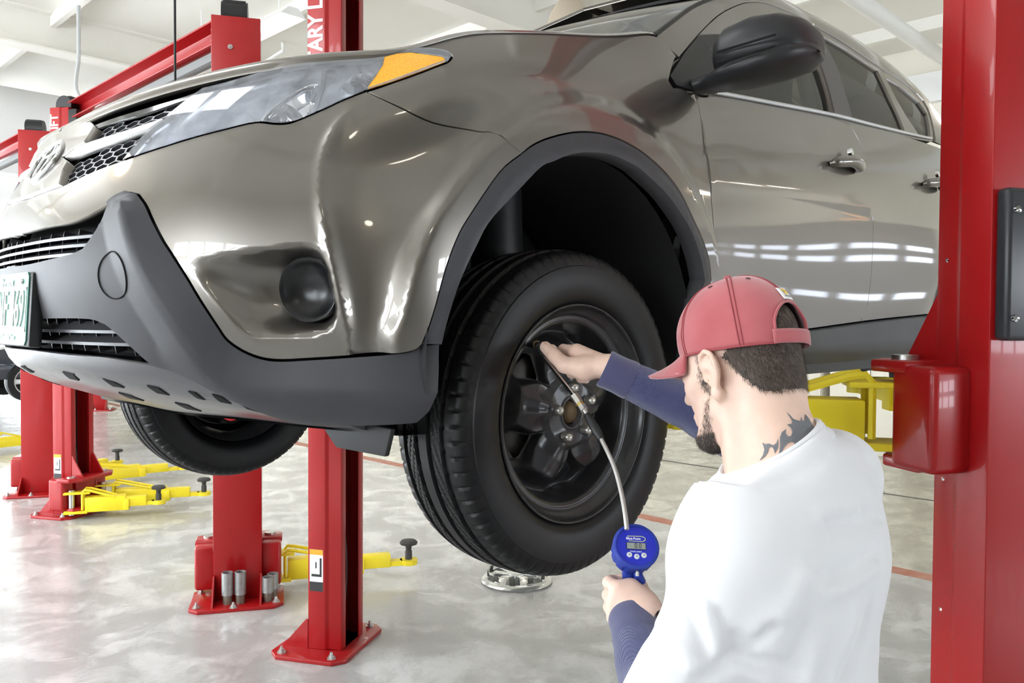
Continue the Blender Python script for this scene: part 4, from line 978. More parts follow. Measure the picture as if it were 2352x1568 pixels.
# interior
FAB = mat('beige_seat_fabric', (.33, .29, .22), .9); DARKF = mat('black_seat_fabric', (.02, .02, .02), .9)
mb = MB(); mb.box((-3.2, -.78, 1.50), (-.35, .78, 1.53)); mb.build('cabin_floor', MATTE, car)
mb = MB(); mb.prism([(2.0, -.45), (2.2, -.28), (2.2, -.5), (2.1, -.75), (1.9, -.7)], 1, -.76, .76); mb.build('dashboard', BLACK, car, bevel=.01)
for y in (.38, -.38):
    mb = MB(); mb.prism([(1.72, -1.05), (1.86, -1.02), (1.88, -1.5), (1.72, -1.5)], 1, y-.25, y+.25); st_ = mb.build('seat', DARKF, car, bevel=.04)
    mb = MB(); mb.prism([(1.84, -1.42), (2.36, -1.62), (2.40, -1.74), (1.84, -1.56)], 1, y-.25, y+.25); mb.build('backrest', DARKF, st_, bevel=.05)
    mb = MB(); mb.prism([(2.42, -1.66), (2.60, -1.70), (2.60, -1.78), (2.42, -1.76)], 1, y-.13, y+.13); mb.build('headrest', DARKF, st_, bevel=.03)
mb = MB(); mb.tube([(-.72+.03*math.sin(a)*2, .38+.18*math.cos(a), 2.14+.17*math.sin(a)) for a in np.linspace(0, 2*math.pi, 33)], .014, 8); mb.build('steering_wheel', BLACK, car, True)
# ---------------------------------------------------------------- mirrors
BLKP = mat('grained_black_plastic', (.018, .018, .02), .42, bump=(500, .1, .001))
def mirror_(s):
    base = mesh('side_mirror', *sail(), BLKP, car)
    # housing: lofted along y, rounded nose cross-sections in (x,z)
    def loft(stations, nm, m, par):
        V = []; n = 28
        for (y, xc, zc, ax, az, pw) in stations:
            for q in range(n):
                a = 2*math.pi*q/n; ca, sa = math.cos(a), math.sin(a)
                V.append((xc+ax*np.sign(ca)*abs(ca)**pw, y, zc+az*np.sign(sa)*abs(sa)**pw))
        k = len(stations); F = [(i*n+q, i*n+(q+1) % n, (i+1)*n+(q+1) % n, (i+1)*n+q) for i in range(k-1) for q in range(n)]+[tuple(range(n)), tuple(range((k-1)*n, k*n))[::-1]]
        return mesh(nm, V, F, m, par, True)
    hs = loft([(.930, -.505, 2.262, .040, .026, .7), (.940, -.508, 2.268, .062, .048, .7), (.970, -.515, 2.276, .085, .064, .75), (1.03, -.53, 2.284, .095, .072, .8), (1.09, -.545, 2.284, .095, .068, .8), (1.13, -.56, 2.278, .085, .058, .85), (1.15, -.57, 2.272, .06, .040, .9), (1.155, -.575, 2.268, .03, .02, 1), (1.1565, -.576, 2.267, .006, .004, 1)], 'housing', BLKP, base)
    lower = loft([(.86, -.49, 2.212, .03, .018, .8), (.93, -.495, 2.213, .05, .024, .8), (.99, -.50, 2.217, .075, .030, .8), (1.07, -.515, 2.226, .090, .030, .85), (1.13, -.54, 2.240, .083, .028, .9), (1.158, -.56, 2.252, .05, .018, 1), (1.161, -.562, 2.254, .01, .004, 1)], 'foot', BLKP, base)
    band = MB(); 
    for zz in (2.262, 2.236):
        P = [(-.515+.097*math.cos(a)-.045*(y-1.), y, zz+.06*(y-1.)) for y, a in [(yy, .0) for yy in np.linspace(.97, 1.12, 10)]]
        band.tube(P, .003, 6)
    bo = band.build('seam', MATTE, base, True)
    gl = MB(); gl.box((-.625, .96, 2.235), (-.62, 1.12, 2.345)); go = gl.build('mirror_glass', CHROME, base)
    if s < 0:
        for o in [base]+list(base.children): o.data.transform(Matrix.Diagonal((1, -1, 1, 1))); o.data.flip_normals()
def sail():
    q = np.array([G.px(*p) for p in [(1531,179),(1545,200),(1577,209),(1633,217),(1622,119),(1649,84),(1600,86),(1566,126)]]); P = G.P(q[:, 0], q[:, 1]); n = G.Nrm(q[:, 0], q[:, 1]); k = len(q)
    V = np.concatenate([P+n*.012, P-n*.01]); return V, [tuple(range(k))[::-1], tuple(range(k, 2*k))]+[(i, (i+1) % k, k+(i+1) % k, k+i) for i in range(k)]
mirror_(1); mirror_(-1)
# door handles
def handle(x, z, par, s):
    u = A.xz(x, z); P = A.P(np.array([u[0]]), np.array([u[1]]))[0]
    pts = [(x+.095, P[1]+.006, z-.012), (x+.075, P[1]+.028, z-.006), (x, P[1]+.042, z+.004), (x-.075, P[1]+.034, z), (x-.105, P[1]+.010, z-.006)]
    mb = MB(); mb.tube(catmull(pts, 5)*[1, s, 1], list(np.interp(np.linspace(0, 1, 21), [0, .2, .5, .8, 1], [.008, .016, .019, .019, .012])), 12); h_ = mb.build('door_handle', PAINT, par, True)
    h_['label'] = 'body-coloured door handle'
    mb = MB(); mb.lathe([(.0, .012), (.012, .010), (.015, 0)], 16, frame_mat((x-.04, s*(P[1]+.012), z+.042), (0, s, .2))); mb.build('key_cylinder', CHROME, par, True)
    cup = MB(); cup.lathe([(.0, -.0), (.05, .001), (.058, .004), (.06, 0)], 24, frame_mat((x+.02, s*(P[1]+.001), z-.008), (0, s, 0))); 
for i, s in enumerate((1, -1)):
    handle(-1.29, 2.115, fd[i], s); handle(-2.12, 2.15, rd[i], s)
print('glass', time.time()-T0)
# ---------------------------------------------------------------- wheels
ZW = 1.396
STEELB = mat('black_steel_wheel', (.013, .013, .015), .36, .1, coat=.3, coatr=.2, noise=(40, .5, (.03, .028, .026), 5))
NUTM = mat('lug_nut_steel', (.50, .48, .44), .3, .9); RUST = mat('rusty_hub', (.10, .065, .03), .6, .4)
def tire_mesh(nth=432, R=.362):
    # profile across the tread: (half-width coordinate w, radius); grooves at four positions
    prof = []
    side = [(.084, .236), (.094, .2405), (.1025, .250), (.1040, .2515), (.1085, .262), (.1115, .280), (.1125, .298), (.1115, .314), (.1100, .322), (.1070, .3235), (.1050, .333), (.0985, .345)]
    grooves = [-.058, -.020, .020, .058]
    tread = []
    for w in np.linspace(.090, -.090, 61):
        r = R-.0035*(abs(w)/.09)**3*3
        for g in grooves:
            if abs(w-g) < .0052: r -= .0075
        tread.append((w, r))
    prof = side + tread + [(-a, b) for a, b in side[::-1]]
    m = len(prof); V = []; F = []
    ths = np.linspace(0, 2*math.pi, nth, endpoint=False)
    for k, th in enumerate(ths):
        for j, (w, r) in enumerate(prof):
            rr = r; aw = abs(w)
            if .330 < r and aw > .066:            # shoulder blocks
                if (k % 6) == 0: rr -= .0050*min(1, (aw-.064)/.02)
            elif r > .352 and .024 < aw < .054 and ((k+int(aw*700)) % 9) == 0: rr -= .004
            V.append((rr*math.cos(th), w, rr*math.sin(th)))
    for k in range(nth):
        k2 = (k+1) % nth
        for j in range(m-1): F.append((k*m+j, k*m+j+1, k2*m+j+1, k2*m+j))
    return V, F
TV, TF = tire_mesh()
def rim_surface(nth=420, nr=112):
    rs = np.concatenate([np.linspace(.026, .18, nr-34), np.linspace(.1825, .241, 34)]); ths = np.linspace(0, 2*math.pi, nth, endpoint=False)
    R, T = np.meshgrid(rs, ths, indexing='ij')
    ph = (np.degrees(T)-10+36) % 72 - 36       # angle from the nearest spoke axis (spokes at 10+72k)
    prof = np.interp(R, [.026, .034, .040, .072, .085, .11, .15, .172, .180, .186, .194, .200, .207, .214, .219, .226, .232, .2365, .2395, .241], [.070, .080, .076, .074, .062, .060, .045, .022, .012, .018, .042, .066, .070, .069, .076, .082, .090, .1010, .1015, .096])
    sp = np.exp(-(ph/15)**2)*sm((R-.055)/.035)*sm((.180-R)/.035)
    Y = prof + .026*sp - .007*np.exp(-(ph/5)**2)*sm((R-.075)/.02)*sm((.165-R)/.03)
    gp = 36-np.abs(ph)                          # angle from the window axis
    he = np.sqrt((gp/(11.5*np.clip((R-.080)/.06, .35, 1.15)))**2 + ((R-.138)/.036)**2); hole = he < 1; Y = Y - .024*sm((1.65-he)/.65)
    # bulged nut bosses
    nb = np.exp(-(((R-.0572)/.013)**2+(np.radians(ph)*.0572/.013)**2)); Y = Y + .004*nb
    V = np.stack([R*np.cos(T), Y, R*np.sin(T)], -1).reshape(-1, 3)
    F = []
    for i in range(nr-1):
        for j in range(nth):
            j2 = (j+1) % nth
            if hole[i, j] and hole[i+1, j] and hole[i, j2] and hole[i+1, j2]: continue
            F.append((i*nth+j, i*nth+j2, (i+1)*nth+j2, (i+1)*nth+j))
    # barrel behind the lip
    b = len(V); bar = [(.241, .096), (.239, .090), (.230, .06), (.208, .02), (.200, -.06), (.222, -.09), (.232, -.098)]; B = []
    for r, y in bar:
        for t in np.linspace(0, 2*math.pi, 96, endpoint=False): B.append((r*math.cos(t), y, r*math.sin(t)))
    V = np.concatenate([V, B]); F += [(b+i*96+j, b+(i+1)*96+j, b+(i+1)*96+(j+1) % 96, b+i*96+(j+1) % 96) for i in range(len(bar)-1) for j in range(96)]
    return V, F
RV, RF = rim_surface()
YT = .792
def wheel(x, s, zc, main=False):
    V = RV*[1, 1, 1]; off = [x, s*YT, zc]
    fl = (lambda F: [q[::-1] for q in F]) if s > 0 else (lambda F: F)
    w = mesh('wheel', V*[1, s, 1]+off, fl(RF), STEELB, car, True)
    if main: w['label'] = 'black steel front wheel with its cover off'
    t = mesh('tire', np.array(TV)*[1, s, 1]+off, TF if s > 0 else [q[::-1] for q in TF], RUB, w, True, sharp=38)
    for k in range(5):
        a = math.radians(10+72*k); mb = MB(); M = frame_mat((x+.0572*math.cos(a), s*(YT+.078), zc+.0572*math.sin(a)), (0, s, 0))
        mb.lathe([(.0115, -.005), (.0115, .009), (.0104, .012), (.0100, .017), (.006, .021), (0, .022)], 12, M); mb.build('lug_nut', NUTM, w, True, sharp=40)
    mb = MB(); mb.lathe([(0, .02), (.012, .018), (.022, .014), (.026, .004), (.030, -.03)], 28, frame_mat((x, s*(YT+.060), zc), (0, s, 0))); mb.build('hub_cap', RUST, w, True, sharp=50)
    mb = MB(); mb.lathe([(0, .03), (.13, .03), (.145, .02), (.145, -.01), (.06, -.01), (.06, -.05)], 40, frame_mat((x, s*(YT-.02), zc), (0, s, 0))); mb.build('brake_disc', mat('brake_metal', (.06, .055, .05), .5, .5), w, True, sharp=40)
    a = math.radians(51); mb = MB(); p = Vector((x+.198*math.cos(a), s*(YT+.055), zc+.198*math.sin(a))); d = Vector((-.25*math.cos(a), s*1, -.25*math.sin(a))).normalized()
    mb.tube([p, p+d*.022], .0055, 10); mb.tube([p+d*.020, p+d*.036], .004, 10); mb.build('valve_stem', BLACK, w, True)
    return w
wheel(0, 1, ZW, True); wheel(0, -1, ZW); wheel(-2.66, 1, ZW+.02); wheel(-2.66, -1, ZW+.02)
# arch liners
for x in (0., -2.66):
    for s in (1, -1):
        V = []; F = []; n = 28; aa = np.linspace(math.radians(-8), math.radians(188), n); ys = [.895, .70, .50, .44]
        for y in ys:
            for a in aa: V.append((x+.435*math.cos(a), s*y, 1.525+.435*math.sin(a)))
        for i in range(3):
            for j in range(n-1): F.append((i*n+j, i*n+j+1, (i+1)*n+j+1, (i+1)*n+j))
        b = len(V); V.append((x, s*.44, 1.525)); F += [(b, 3*n+j+1, 3*n+j) for j in range(n-1)]
        mesh('wheel_arch_liner', V, F, mat('liner_black', (.016, .016, .017), .7), car, True)
# strut and drive shaft behind the front wheel
for s in (1, -1):
    mb = MB(); mb.tube([(-.02, s*.62, 1.50), (-.04, s*.58, 1.95)], .03, 12); mb.tube([(-.03, s*.60, 1.68), (-.04, s*.58, 1.92)], .065, 14); mb.build('strut', BLACK, car, True, sharp=40)
    mb = MB(); mb.tube([(0, s*.70, ZW), (0, s*.15, ZW+.10)], .022, 10); mb.build('drive_shaft', BLACK, car, True)
    mb = MB(); mb.tube([(0, s*.70, ZW-.09), (-.12, s*.34, ZW+.02), (-.3, s*.30, ZW+.03)], .028, 8); mb.build('control_arm', BLACK, car, True)
# ---------------------------------------------------------------- underside
UND = mat('undertray_grey', (.085, .085, .09), .24, spec=.7)
cl_in = cl_b[::-1]
ut = np.concatenate([[[0, ib0[1]-.002]], int_b[::-1][1:], cl_in[1:20], [[cl_in[19][0], A.vk[0]], [0, A.vk[0]]]])
chin, = panel('chin_panel', A, ut, UND, car, h=.025, off=-.004, mirror='join', skirt=.01)
for q_ in ([(140,856),(166,862),(180,877),(158,872)], [(233,872),(260,881),(284,894),(258,890)], [(335,888),(362,894),(388,911),(360,906)], [(430,902),(446,905),(470,922),(452,918)], [(485,908),(508,914),(530,931),(504,926)], [(545,924),(572,934),(596,950),(566,942)], [(270,905),(300,912),(330,924),(298,918)], [(400,928),(430,934),(462,948),(428,942)]):
    try: panel('tray_slot', A, np.array([A.px(*k_) for k_ in q_]), MATTE, chin, h=.012, off=-.0025, skirt=.004, inset=0)
    except Exception as ex_: print('slot', ex_)
us = np.linspace(0, A.uk[8], 30); lipP = A.P(us, np.full(30, A.vk[0])); V = []
for p in lipP: V.append(p)
for p in lipP: V.append((p[0]-.12-.02, p[1]*.97, p[2]-.012))
for p in lipP: V.append((min(p[0]-.3, .18), p[1]*.9, 1.375))
F = [(r*30+j, r*30+j+1, (r+1)*30+j+1, (r+1)*30+j) for r in range(2) for j in range(29)]
V = np.array(V, float); mb = MB(); mb.add(V, F); mb.add(V*[1, -1, 1], [q[::-1] for q in F]); und = mb.build('undertray', UND, car, True)
mb = MB(); mb.box((-3.3, -.60, 1.44), (.20, .60, 1.50)); mb.build('floor_pan', mat('underbody_black', (.02, .02, .02), .8), car, bevel=.02)
mb = MB(); mb.box((-.25, -.42, 1.37), (.25, .42, 1.46)); mb.build('subframe', mat('underbody_black', (.02, .02, .02), .8), car, bevel=.03)
mb = MB(); mb.tube(catmull([(-.3, .05, 1.40), (-1., .05, 1.40), (-2., -.1, 1.40), (-3.2, -.2, 1.42)], 5), .035, 10); mb.build('exhaust_pipe', STEEL, car, True)
for s in (1, -1):
    mb = MB(); mb.box((-2.2, s*.80-.02, 1.425), (-.50, s*.80+.02, 1.47)); mb.build('sill_flange', BLACK, car)
    # rubber spat ahead of the front tyre
    mb = MB(); q = [onplane(p, 0, .43)[1:] for p in ((750,985),(778,1027),(890,1048),(905,985),(830,968))]
    mb.prism([(a*1., b) for a, b in q], 0, .425, .437); o = mb.build('tyre_spat', mat('spat_rubber', (.03, .03, .03), .7), car, bevel=.003)
    if s < 0: o.data.transform(Matrix.Diagonal((1, -1, 1, 1))); o.data.flip_normals()
# ---------------------------------------------------------------- number plate
PG = mat('plate_green', (.05, .22, .16), .4); PW = mat('plate_white', (.85, .86, .84), .4)
pv = A.yz(0, 1.62); pn = Vector((1, 0, .06)).normalized(); pc = Vector((.886, 0, 1.618))
PM = Matrix(((0, -.06, 1, pc.x), (1, 0, 0, pc.y), (0, 1, .06, pc.z), (0, 0, 0, 1)))
mb = MB(); mb.box((-.165, -.08, -.03), (.165, .076, -.004)); hold = mb.build('plate_holder', BLACK, car, bevel=.006, xf=PM)
mb = MB(); mb.prism([(-.1525+a, b) for a, b in ()] or [(-.1425, -.0762), (.1425, -.0762), (.1525, -.066), (.1525, .066), (.1425, .0762), (-.1425, .0762), (-.1525, .066), (-.1525, -.066)], 2, -.004, -.001); plate = mb.build('license_plate', PG, car, xf=PM)
mb = MB()
for lo, hi in (((-.146, -.048, -.001), (.146, -.043, .0002)), ((-.146, .038, -.001), (.146, .045, .0002)), ((-.146, -.048, -.001), (-.141, .045, .0002)), ((.141, -.048, -.001), (.146, .045, .0002)), ((-.135, .071, -.001), (.135, .073, .0002))): mb.box(lo, hi)
mb.build('plate_border', PW, plate, xf=PM)
text_mesh('plate_number', 'NF 469', .112, PW, PM@Matrix.Translation((.132, -.002, .0)), plate, ext=.0012, xs=.60, bold=.001, align='RIGHT')
text_mesh('plate_state', 'Vermont', .026, PW, PM@Matrix.Translation((.0, .057, 0)), plate, ext=.0006, xs=1.)
text_mesh('plate_motto', 'Green Mountain State', .017, PW, PM@Matrix.Translation((.0, -.061, 0)), plate, ext=.0006, xs=1.)
for y in (-.11, .11):
    mb = MB(); mb.lathe([(.006, 0), (.005, .003), (0, .004)], 12, PM@Matrix.Translation((y, .057, 0))); mb.build('screw', CHROME, plate, True)
print('wheels', time.time()-T0)
# ================================================================== THE MECHANIC
def surfnets(f, lo, hi, h):
    lo = np.array(lo, float); n = np.ceil((np.array(hi)-lo)/h).astype(int)+1
    ax = [lo[i]+np.arange(n[i])*h for i in range(3)]
    D = np.empty(n, np.float32)
    Yg, Zg = np.meshgrid(ax[1], ax[2], indexing='ij'); base = np.stack([np.zeros(Yg.size), Yg.ravel(), Zg.ravel()], 1)
    step = max(1, int(150000/base.shape[0]))
    for i in range(0, n[0], step):
        k = min(step, n[0]-i); P = np.tile(base, (k, 1)); P[:, 0] = np.repeat(ax[0][i:i+k], base.shape[0]); D[i:i+k] = f(P).reshape(k, n[1], n[2])
    S = D < 0
    c = np.zeros(np.array(n)-1, np.int8)
    for a in (0, 1):
        for b in (0, 1):
            for d in (0, 1): c += S[a:n[0]-1+a, b:n[1]-1+b, d:n[2]-1+d]
    act = (c > 0) & (c < 8); idx = -np.ones(act.shape, int); I = np.argwhere(act); idx[act] = np.arange(len(I))
    acc = np.zeros((len(I), 3)); cnt = np.zeros(len(I))
    corners = [(a, b, d) for a in (0, 1) for b in (0, 1) for d in (0, 1)]
    for p in range(8):
        for q in range(p+1, 8):
            A_, B_ = np.array(corners[p]), np.array(corners[q])
            if np.abs(A_-B_).sum() != 1: continue
            da = D[I[:, 0]+A_[0], I[:, 1]+A_[1], I[:, 2]+A_[2]]; db = D[I[:, 0]+B_[0], I[:, 1]+B_[1], I[:, 2]+B_[2]]
            k = (da < 0) != (db < 0); t = np.where(k, da/(da-db+1e-12), 0)
            acc[k] += (A_+(B_-A_)*t[:, None])[k]; cnt[k] += 1
    V = lo+(I+acc/np.maximum(cnt, 1)[:, None])*h
    F = []
    for axi in range(3):
        sl0 = [slice(None)]*3; sl1 = [slice(None)]*3; sl0[axi] = slice(0, n[axi]-1); sl1[axi] = slice(1, n[axi])
        s0, s1 = S[tuple(sl0)], S[tuple(sl1)]; E_ = np.argwhere(s0 != s1); flip = s0[s0 != s1]
        o1, o2 = (axi+1) % 3, (axi+2) % 3; ok = (E_[:, o1] > 0) & (E_[:, o2] > 0) & (E_[:, o1] < n[o1]-1) & (E_[:, o2] < n[o2]-1); E_ = E_[ok]; flip = flip[ok]
        d1 = np.zeros(3, int); d1[o1] = 1; d2 = np.zeros(3, int); d2[o2] = 1
        q = [E_-d1-d2, E_-d2, E_, E_-d1]; q = np.stack([idx[x[:, 0], x[:, 1], x[:, 2]] for x in q], 1)
        q[~flip] = q[~flip][:, ::-1]; F.append(q)
    F = np.concatenate(F); F = F[(F >= 0).all(1)]
    return V, F
def rc(P, a, b, r1, r2):
    a = np.array(a, float); b = np.array(b, float); ab = b-a; t = np.clip((P-a)@ab/(ab@ab+1e-12), 0, 1)
    return np.linalg.norm(P-a-t[:, None]*ab, axis=1)-(r1+(r2-r1)*t)
def el(P, c, r, R=None):
    q = P-np.array(c, float)
    if R is not None: q = q@R
    r = np.array(r, float); k0 = np.linalg.norm(q/r, axis=1); k1 = np.linalg.norm(q/(r*r), axis=1); return k0*(k0-1)/(k1+1e-9)
def smin(a, b, k): h = np.clip(.5+.5*(b-a)/k, 0, 1); return b+(a-b)*h-k*h*(1-h)
def smax(a, b, k): return -smin(-a, -b, k)
def su(k, *ds):
    d = ds[0]
    for e in ds[1:]: d = smin(d, e, k)
    return d
def march(f, px, t0=.85, t1=2.2):
    v = ray(px); t = t0
    for _ in range(200):
        d = float(f((CAMC+v*t)[None])[0])
        if d < 2e-4: return CAMC+v*t
        t += max(d*.8, 2e-4)/np.linalg.norm(v)
        if t > t1: break
    return None
# head frame
def rot3(yaw, pit, rol):
    f = np.array([math.cos(pit)*math.cos(yaw), math.cos(pit)*math.sin(yaw), -math.sin(pit)]); l = np.array([-math.sin(yaw), math.cos(yaw), 0]); u = np.cross(f, l)
    return np.stack([f, l*math.cos(rol)+u*math.sin(rol), -l*math.sin(rol)+u*math.cos(rol)], 1)
HC = np.array([.167, 1.374, 1.520]); HR = rot3(math.radians(-96.5), math.radians(16.1), math.radians(3.1))
def h2w(p): return np.array(p)@HR.T+HC
def w2h(P): return (P-HC)@HR
NB = np.array([.215, 1.476, 1.372])      # neck base
SL = np.array([.358, 1.478, 1.268]); SR = np.array([.078, 1.488, 1.350])
EL = np.array([.440, 1.412, 1.040]); ER = np.array([-.005, 1.275, 1.395])
WL = np.array([.315, 1.275, 1.112]); WR = np.array([.140, 1.098, 1.500])
PEL = np.array([.25, 1.52, .93])
def ear(Q, s):
    q = Q.copy(); q[:, 1] *= s; q = (q-[0, .074, .004])*[1.06, 1, 1.06]+[0, .074, .008]
    hel = [(.012, .074, -.004), (.014, .080, .014), (.008, .086, .028), (-.006, .090, .033), (-.018, .092, .026), (-.024, .092, .010), (-.022, .089, -.010), (-.014, .084, -.026)]
    d = np.full(len(q), 1.)
    for a, b in zip(hel[:-1], hel[1:]): d = np.minimum(d, rc(q, a, b, .0042, .0042))
    lobe = el(q, (-.006, .079, -.036), (.010, .006, .012)); d = smin(d, lobe, .006)
    d = smin(d, el(q, (-.006, .081, .002), (.018, .0055, .030)), .004)
    d = smin(d, rc(q, (-.012, .086, .016), (-.014, .084, -.016), .004, .004), .004)
    d = smax(d, -el(q, (.004, .088, -.008), (.010, .009, .013)), .003)
    d = smin(d, rc(q, (.012, .076, -.006), (.010, .077, -.012), .005, .005), .003)
    return d
def sd_head(P):
    Q = w2h(P)
    cran = el(Q, (-.008, 0, .042), (.099, .078, .096)); face = el(Q, (.038, 0, -.022), (.060, .058, .085))
    d = smin(cran, face, .03)
    d = smin(d, el(Q, (-.045, 0, -.030), (.055, .060, .060)), .03)                       # occiput / nape
    d = smin(d, rc(Q, (.02, .048, -.060), (.074, .018, -.098), .020, .018), .02); d = smin(d, rc(Q, (.02, -.048, -.060), (.074, -.018, -.098), .020, .018), .02)
    d = smin(d, el(Q, (.078, 0, -.100), (.020, .024, .020)), .015)                        # chin
    d = smin(d, rc(Q, (.060, .046, -.018), (.030, .060, -.010), .014, .012), .02); d = smin(d, rc(Q, (.060, -.046, -.018), (.030, -.060, -.010), .014, .012), .02)
    d = smin(d, rc(Q, (.086, .030, .024), (.092, -.030, .024), .011, .011), .014)         # brow
    for s in (1, -1): d = smax(d, -el(Q, (.098, s*.031, .006), (.016, .018, .012)), .012); d = smin(d, el(Q, (.080, s*.031, .004), (.0125, .0125, .0125)), .003)
    d = smin(d, rc(Q, (.094, 0, .012), (.112, 0, -.026), .008, .0105), .01); d = smin(d, rc(Q, (.100, .012, -.030), (.100, -.012, -.030), .007, .007), .008)
    d = smin(d, rc(Q, (.090, .016, -.060), (.090, -.016, -.060), .007, .007), .006); d = smin(d, rc(Q, (.089, .013, -.070), (.089, -.013, -.070), .0075, .0075), .005)
    d = smin(d, ear(Q, 1), .004); d = smin(d, ear(Q, -1), .004)
    d = smin(d, sd_neck(P), .022)
    return d
def sd_neck(P):
    nk = rc(P, h2w((-.032, 0, -.045)), NB+[.0, .012, -.02], .058, .066)
    nk = smin(nk, rc(P, h2w((-.004, .050, -.050)), NB+[.030, -.055, .0], .018, .016), .02); nk = smin(nk, rc(P, h2w((.02, 0, -.075)), NB+[0, -.045, -.01], .038, .045), .03)
    d = nk
    d = smin(d, rc(P, NB+[.0, .02, .0], SR+[.03, .01, -.01], .034, .030), .03)
    return d
# torso frame: spine points, flattened ellipsoids
TR = rot3(math.radians(-100), math.radians(8), 0)
def sd_torso(P):
    d = el(P, (.236, 1.468, 1.240), (.110, .166, .160), TR)
    d = smin(d, el(P, (.245, 1.487, 1.08), (.105, .150, .19), TR), .08); d = smin(d, el(P, PEL, (.115, .175, .12), TR), .06)
    d = smin(d, rc(P, SL, SR, .062, .062), .05); d = smin(d, rc(P, NB+[0, .015, -.035], NB+[0, .02, -.12], .07, .10), .05)
    d = smin(d, el(P, (.158, 1.522, 1.27), (.065, .052, .09)), .06); d = smin(d, el(P, (.315, 1.510, 1.24), (.07, .054, .09)), .06)
    return d
def sd_upper(P, g=0.):   # upper arms
    return rc(P, SL, EL, .056+g, .044+g), rc(P, SR, ER, .054+g, .042+g)
def sd_fore(P, g=0.):
    return rc(P, EL, WL, .043+g, .029+g), rc(P, ER, WR, .042+g, .028+g)
def sd_body(P):
    u1, u2 = sd_upper(P, -.012); f1, f2 = sd_fore(P, -.010)
    d = su(.03, sd_torso(P)+.012, u1, u2); d = su(.02, d, f1, f2)
    for s in (1, -1):
        hip = PEL+TR@np.array([0, s*.09, -.05]); kn = np.array([hip[0]+.01, hip[1]-.03+s*.02, .50]); an = np.array([hip[0]+.02*s, hip[1]+.02, .09])
        d = smin(d, rc(P, hip, kn, .078, .055), .04); d = smin(d, rc(P, kn, an, .052, .036), .03)
    return smax(d, np.minimum(pl_(P)+.022, .17-np.linalg.norm(P-CM, axis=1)), .004)
# ---------------------------------------------------------------- hands (skeletons in world space, each finger its own chain)
def chain(P, pts, rad, k=.003):
    d = np.full(len(P), 1.)
    for i in range(len(pts)-1): d = smin(d, rc(P, pts[i], pts[i+1], rad[i], rad[i+1]), k)
    return d
D_ = atdepth
CA, CB, CC_ = D_((1698, 1088), 1.215), D_((1805, 1048), 1.165), D_((1878, 958), 1.285)
CN = np.cross(CB-CA, CC_-CA); CN /= np.linalg.norm(CN); CN = CN if CN[2] > 0 else -CN
def pl_(P): return (P-CB)@CN
CM = NB-CN*((NB-CB)@CN)
RH = dict(wr=D_((1402, 842), 1.545))
RHF = dict(
 thumb=[D_((1345, 846), 1.565), D_((1297, 838), 1.580), D_((1274, 817), 1.600), D_((1253, 797), 1.625)],
 index=[D_((1318, 805), 1.615), D_((1294, 802), 1.650), D_((1279, 812), 1.685), D_((1268, 800), 1.690)],
 middle=[D_((1322, 822), 1.635), D_((1298, 826), 1.672), D_((1296, 838), 1.70), D_((1310, 842), 1.69)],
 ring=[D_((1332, 840), 1.645), D_((1312, 846), 1.676), D_((1312, 858), 1.69), D_((1326, 860), 1.68)],
 little=[D_((1346, 854), 1.645), D_((1332, 862), 1.664), D_((1334, 870), 1.672), D_((1346, 872), 1.664)])
def sd_rhand(P):
    d = rc(P, WR, RH['wr'], .0225, .0215); w_ = RH['wr']
    for px_, dp_, r0_, r1_ in (((1325, 808), 1.607, .0165, .0165), ((1328, 824), 1.628, .0170, .0175), ((1338, 842), 1.637, .0165, .0165), ((1350, 855), 1.635, .0160, .0150)): d = smin(d, rc(P, w_, D_(px_, dp_), r0_, r1_), .010)
    d = smin(d, rc(P, w_, RHF['thumb'][0], .0185, .0205), .012)
    d = smin(d, chain(P, RHF['thumb'], [.0225, .0160, .0138, .0115]), .010)
    for n_, r in (('index', .0105), ('middle', .0108), ('ring', .010), ('little', .009)): d = smin(d, chain(P, RHF[n_], [r*1.12, r, r*.92, r*.85]), .006)
    return d
LH = dict(wr=D_((1476, 1412), 1.325))
LHF = dict(
 index=[D_((1420, 1352), 1.335), D_((1399, 1338), 1.362), D_((1404, 1334), 1.395), D_((1424, 1338), 1.398)],
 middle=[D_((1412, 1376), 1.338), D_((1398, 1366), 1.372), D_((1410, 1362), 1.40), D_((1430, 1362), 1.395)],
 ring=[D_((1410, 1400), 1.338), D_((1400, 1394), 1.370), D_((1412, 1390), 1.395), D_((1430, 1388), 1.388)],
 little=[D_((1414, 1422), 1.334), D_((1406, 1418), 1.362), D_((1416, 1414), 1.382), D_((1432, 1410), 1.378)],
 thumb=[D_((1478, 1382), 1.345), D_((1470, 1350), 1.362), D_((1448, 1336), 1.385), D_((1428, 1330), 1.395)])
def sd_lhand(P):
    d = rc(P, WL, LH['wr'], .030, .028)
    for (px, r) in (((1424, 1354), .0150), ((1416, 1378), .0155), ((1414, 1402), .0150), ((1418, 1424), .0140)): d = smin(d, rc(P, LH['wr'], D_(px, 1.336), .027, r), .014)
    d = smin(d, rc(P, LH['wr'], LHF['thumb'][0], .026, .018), .014); d = smin(d, rc(P, D_((1450, 1350), 1.34), D_((1478, 1385), 1.335), .016, .020), .014)
    d = smin(d, chain(P, LHF['thumb'], [.018, .0135, .012, .0105]), .008)
    for n_, r in (('index', .0110), ('middle', .0112), ('ring', .0105), ('little', .0092)): d = smin(d, chain(P, LHF[n_], [r*1.12, r, r*.92, r*.85]), .005)
    return d
def bb(pts, m): pts = np.array(pts); return pts.min(0)-m, pts.max(0)+m
def skin_material():
    m = mat('skin', (.70, .49, .39), .48, sss=.10, noise=(55, .5, (.80, .55, .45), 5), bump=(420, .12, .0006)); return m
SKIN = skin_material()
man = empty('person', (.25, 1.52, 0)); tag(man, 'man in red cap and white T-shirt checking the tire, tattoo on his neck', 'person')
OFF = np.array([.25, 1.52, 0])
